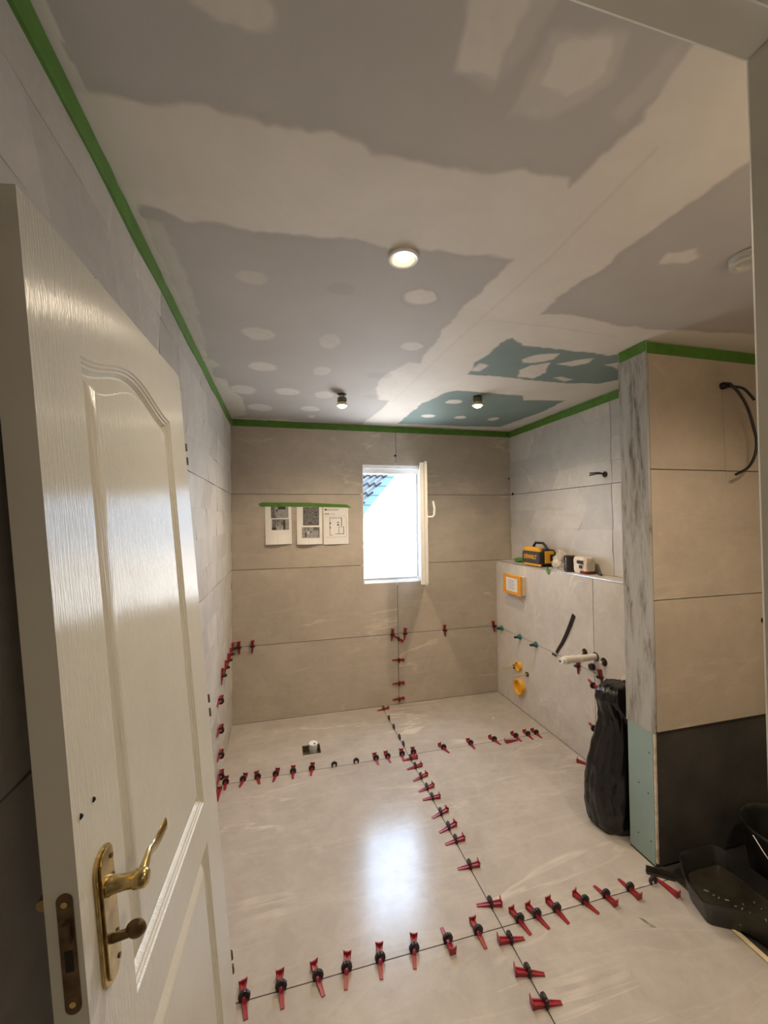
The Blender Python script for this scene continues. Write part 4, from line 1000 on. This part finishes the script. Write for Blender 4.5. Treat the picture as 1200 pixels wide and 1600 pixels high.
blob('tape_scrap', M['green_bits'], (2.375, -.355, ZS), (.02, .025, .009), .5, 2.5, 'small green tape scrap between the tape ball and the radio', 'tape', 5)
o = blob('crumpled_wrapper', M['film'], (2.405, -.775, ZS), (.045, .065, .068), .65, 1.7, 'crumpled clear plastic wrapper on the shelf right of the radio', 'wrapper', 8)
t = MB(); t.add([(2.290, -.752, 1.206), (2.292, -.775, 1.206), (2.2935, -.785, 1.19), (2.291, -.775, 1.165), (2.2905, -.76, 1.17), (2.2925, -.742, 1.195), (2.31, -.75, 1.204), (2.315, -.77, 1.204), (2.283, -.765, 1.225), (2.286, -.748, 1.222)],
      [(0, 1, 2, 3), (0, 3, 4, 5), (0, 6, 7, 1), (0, 1, 8), (0, 8, 9)])
to = t.build('tape_flap', M['green_bits']); sm_ = to.modifiers.new('solid', 'SOLIDIFY'); sm_.thickness = .001
tag(to, 'torn green tape flap hanging over the metal shelf edge', 'tape')
mug = thing('dark_tin', 'dark maroon cylindrical tin standing on the shelf', 'tin', loc=(2.378, -.905, ZS))
mb = MB(); mb.lathe([(.001, 0), (.042, 0), (.045, .003), (.045, .096), (.044, .100), (.001, .100)], 32); mb.build('can', M['mug'], mug, auto=35)
mb = MB(); mb.lathe([(.001, .1002), (.0465, .1002), (.047, .103), (.047, .110), (.045, .112), (.001, .110)], 32); mb.build('lid', M['black'], mug, auto=35)
sk = thing('small_sack', 'small white plastic sack with dark lettering and red base on the shelf', 'sack', loc=(2.390, -1.02, ZS))
bm = bmesh.new(); bmesh.ops.create_cube(bm, size=1); bmesh.ops.subdivide_edges(bm, edges=bm.edges, cuts=10, use_grid_fill=True)
for v_ in bm.verts:
    c_ = v_.co; puff = (1-(2*c_.x)**4*.2)*(1-(2*c_.z)**4*.15); n_ = noise.noise(c_*5)*.10
    v_.co = Vector((c_.x*.09*(puff+n_), c_.y*.135*(puff+n_*.6), (c_.z+.5)*.112+noise.noise(c_*7)*.006*(c_.z+.5)))
me = bpy.data.meshes.new('sack_body'); bm.to_mesh(me); bm.free(); me.materials.append(M['sack']); me.materials.append(M['sack_red'])
for p in me.polygons:
    p.use_smooth = True
    if p.center.z < .022 and p.center.y < .0: p.material_index = 1
so_ = bpy.data.objects.new('sack_body', me); COL.objects.link(so_); so_.parent = sk
for txt, (yy, zz), sz in (('BEX', (-.012, .078), .030), ('O', (-.018, .046), .030)):
    cu_ = bpy.data.curves.new('lettering', 'FONT'); cu_.body = txt; cu_.size = sz; cu_.extrude = .004; cu_.align_x = 'CENTER'; cu_.align_y = 'CENTER'; cu_.offset = .0008
    to = bpy.data.objects.new('lettering', cu_); COL.objects.link(to); bpy.context.view_layer.update()
    mt_ = bpy.data.meshes.new_from_object(to.evaluated_get(bpy.context.evaluated_depsgraph_get())); bpy.data.objects.remove(to)
    mt_.materials.clear(); mt_.materials.append(M['ink_dark']); bo = bpy.data.objects.new('lettering', mt_); COL.objects.link(bo); bo.parent = so_
    bo.matrix_local = basis((-.0435, yy, zz), (0, -1, 0), (0, 0, 1), (-1, 0, 0))
mb = MB(); mb.tube(arc([(2.43, -1.115, 1.206), (2.42, -1.13, 1.222), (2.40, -1.15, 1.226), (2.39, -1.17, 1.212), (2.388, -1.175, 1.205)], 16), .0065, 8); mb.tube(arc([(2.41, -1.13, 1.206), (2.40, -1.145, 1.214), (2.41, -1.16, 1.206)], 8), .006, 8)
tag(mb.build('wire_offcut', M['cable']), 'short black curled cable offcut at the right end of the shelf', 'cable')

# ------------------------------------------------------------------ black refuse sack leaning behind the partition end
bag = thing('refuse_sack', 'tall black plastic refuse sack standing between the half-height wall and partition end', 'bag', loc=(2.09, -1.60, 0))
mb = MB(); prof_ = [(0.0, .80, .80, 0), (.01, .90, .90, 0), (.05, .95, .95, 0), (.10, 1.0, 1.0, 0), (.20, 1.0, 1.0, 0), (.30, .90, .95, .006), (.40, .78, .88, .014), (.50, .62, .75, .018), (.56, .56, .68, .016), (.60, .58, .66, .006), (.64, .62, .66, -.004), (.68, .56, .60, -.004), (.705, .46, .50, 0), (.712, .25, .3, .01)]
import bisect
zs = [p[0] for p in prof_]; NZ, NS = 90, 96; vs = []
for i in range(NZ+1):
    z = .712*i/NZ; j = min(len(zs)-2, max(0, bisect.bisect_right(zs, z)-1)); t_ = (z-zs[j])/(zs[j+1]-zs[j]); q = [prof_[j][k_]*(1-t_)+prof_[j+1][k_]*t_ for k_ in range(1, 4)]
    for k_ in range(NS):
        th = 2*PI*k_/NS; c_, s_ = math.cos(th), math.sin(th)
        fold = .05*noise.noise(Vector((c_*3.2, s_*3.2, z*2.0)))+.07*abs(noise.noise(Vector((c_*5+4, s_*5, z*3+math.sin(th*2)))))+.03*noise.noise(Vector((c_*14, s_*14, z*16)))
        pinch = .10*math.exp(-((z-.575)/.05)**2)*math.sin(th*9+z*20)
        k2 = 1-fold*1.3+pinch
        vs.append((q[2]+.185*q[0]*k2*math.copysign(abs(c_)**.85, c_), .122*q[1]*k2*math.copysign(abs(s_)**.85, s_), z+.012*noise.noise(Vector((c_*4, s_*4, z*9)))*(z > .03)))
fs = [(i*NS+k_, i*NS+(k_+1) % NS, (i+1)*NS+(k_+1) % NS, (i+1)*NS+k_) for i in range(NZ) for k_ in range(NS)]+[tuple(range(NS)), tuple(range(NZ*NS, NZ*NS+NS))]
mb.add(vs, fs); mb.build('sack_film', M['bag'], bag, smooth=True)

# ------------------------------------------------------------------ black tub, channel and bucket by the partition
tub = thing('mixing_tub', 'low black mortar-stained rubber tub on the floor below the dark wall', 'tub', loc=(2.15, -2.14, 0))
rim = [(2.075, -1.935), (1.985, -2.03), (1.948, -2.14), (2.07, -2.215), (2.125, -2.37), (2.295, -2.37), (2.295, -1.935)]
cx_, cy_ = 2.15, -2.14
def ring(s, z, off=0): return [((x-cx_)*s, (y-cy_)*s, z) for x, y in rim]
def dens(R_):   # rounder corners
    out = []; n = len(R_)
    for i in range(n):
        p0, p1, p2 = [Vector(R_[(i+k_) % n]) for k_ in (-1, 0, 1)]
        a = p1.lerp(p0, .18); b2 = p1.lerp(p2, .18)
        for k_ in range(5): t_ = k_/4; out.append(a*(1-t_)**2+p1*2*t_*(1-t_)+b2*t_*t_)
    return out
rs_ = [dens(ring(.88, .004)), dens(ring(.985, .085)), dens(ring(1.0, .088)), dens(ring(1.0, .094)), dens(ring(.97, .093)), dens(ring(.95, .085)), dens(ring(.84, .014))]
n = len(rs_[0]); mb = MB(); vs = [tuple(p) for r_ in rs_ for p in r_]
fs = [(i*n+k_, i*n+(k_+1) % n, (i+1)*n+(k_+1) % n, (i+1)*n+k_) for i in range(len(rs_)-1) for k_ in range(n)]+[tuple(range(n))[::-1], tuple(range((len(rs_)-1)*n, len(rs_)*n))]
mb.add(vs, fs); to_ = mb.build('tub_shell', M['tub'], tub, auto=40)
mb = MB(); pts = dens(ring(.845, .0)); mb.prism([(p[0], p[1]) for p in pts], .0135, .030, 0); mb.build('wet_residue', plain('wet_dark_slurry', (.032, .028, .020), .22, var=.5, vs=7, bmp=.4), tub)
rnd = random.Random(4)
mb = MB()
for i in range(22):
    tt = rnd.random(); x = -.08+.14*tt+rnd.uniform(-.01, .01); y = .10-.22*tt
    if i > 9: x = -.10+rnd.uniform(0, .16); y = .02-.12*rnd.random()
    r_ = rnd.uniform(.0015, .0045); mb.lathe([(.0005, 0), (r_, .001), (r_*.8, .003), (.0005, .004)], 7, 0, Matrix.Translation((x, y, .0295)) @ Matrix.Rotation(rnd.random()*3, 4, 'Z') @ Matrix.Diagonal((2.4, .8, 1, 1)))
mb.build('mortar_splashes', M['mortar'], tub)['kind'] = 'stuff'
m4 = basis((1.945, -1.890, .001), Vector((.083, -.061, .0)).normalized(), Vector((.061, .083, 0)).normalized(), (0, 0, 1))
mb = MB(); mb.prism([(-.011, .0), (.011, .0), (.011, .004), (.004, .006), (.003, .030), (-.003, .030), (-.004, .006), (-.011, .004)], 0, .108, 0, m4 @ basis((0, 0, 0), (0, 1, 0), (0, 0, 1), (1, 0, 0)))
tag(mb.build('plastic_channel', M['black']), 'narrow black plastic channel lying from the tub across the floor joint', 'channel')
bk = thing('black_bucket', 'black plastic bucket with wire handle at the right edge of the picture', 'bucket', loc=(2.485, -2.10, -.0115))
mb = MB(); mb.lathe([(.001, 0), (.125, 0), (.130, .004), (.158, .225), (.166, .228), (.168, .245), (.160, .250), (.156, .246), (.150, .225), (.122, .008), (.001, .006)], 48); mb.build('bucket_shell', M['tub'], bk, auto=35)
mb = MB(); mb.tube(arc([(-.165, .03, .232), (-.175, -.05, .17), (-.13, -.15, .09), (-.02, -.19, .03), (.1, -.16, .09), (.155, -.06, .22)], 30), .0022, 8); mb.build('wire_handle', M['steel'], bk)
mb = MB(); vs = []
for i in range(13):
    th = math.radians(222+26*i/12)
    for z_, r_ in ((.205, .1565), (.225, .1595), (.205, .158), (.225, .161)): vs.append((r_*math.cos(th), r_*math.sin(th), z_))
mb.add(vs, [(i*4+2, i*4+3, i*4+7, i*4+6) for i in range(12)]+[(i*4, i*4+1, i*4+5, i*4+4) for i in range(12)]); mb.build('rim_label', M['label_orange'], bk)
mb = MB(); mb.add([(1.738, -2.05, .0006), (1.752, -2.060, .0006), (1.772, -2.100, .0006), (1.752, -2.092, .0006), (1.746, -2.062, .006), (1.758, -2.088, .004)], [(0, 4, 5, 3), (4, 1, 2, 5), (0, 1, 4), (3, 5, 2), (0, 3, 2, 1)])
tag(mb.build('debris_flake', M['mortar']), 'small brown leaf-shaped flake on the tile in front of the near joint', 'debris')
mb = MB(); mb.lathe([(.001, 0), (.009, .0), (.008, .006), (.003, .009)], 9, 0, Matrix.Translation((2.0, -.45, .0003)))
tag(mb.build('plaster_crumb', M['white_pvc']), 'small white crumb on the far floor tile near the half-height wall', 'debris')
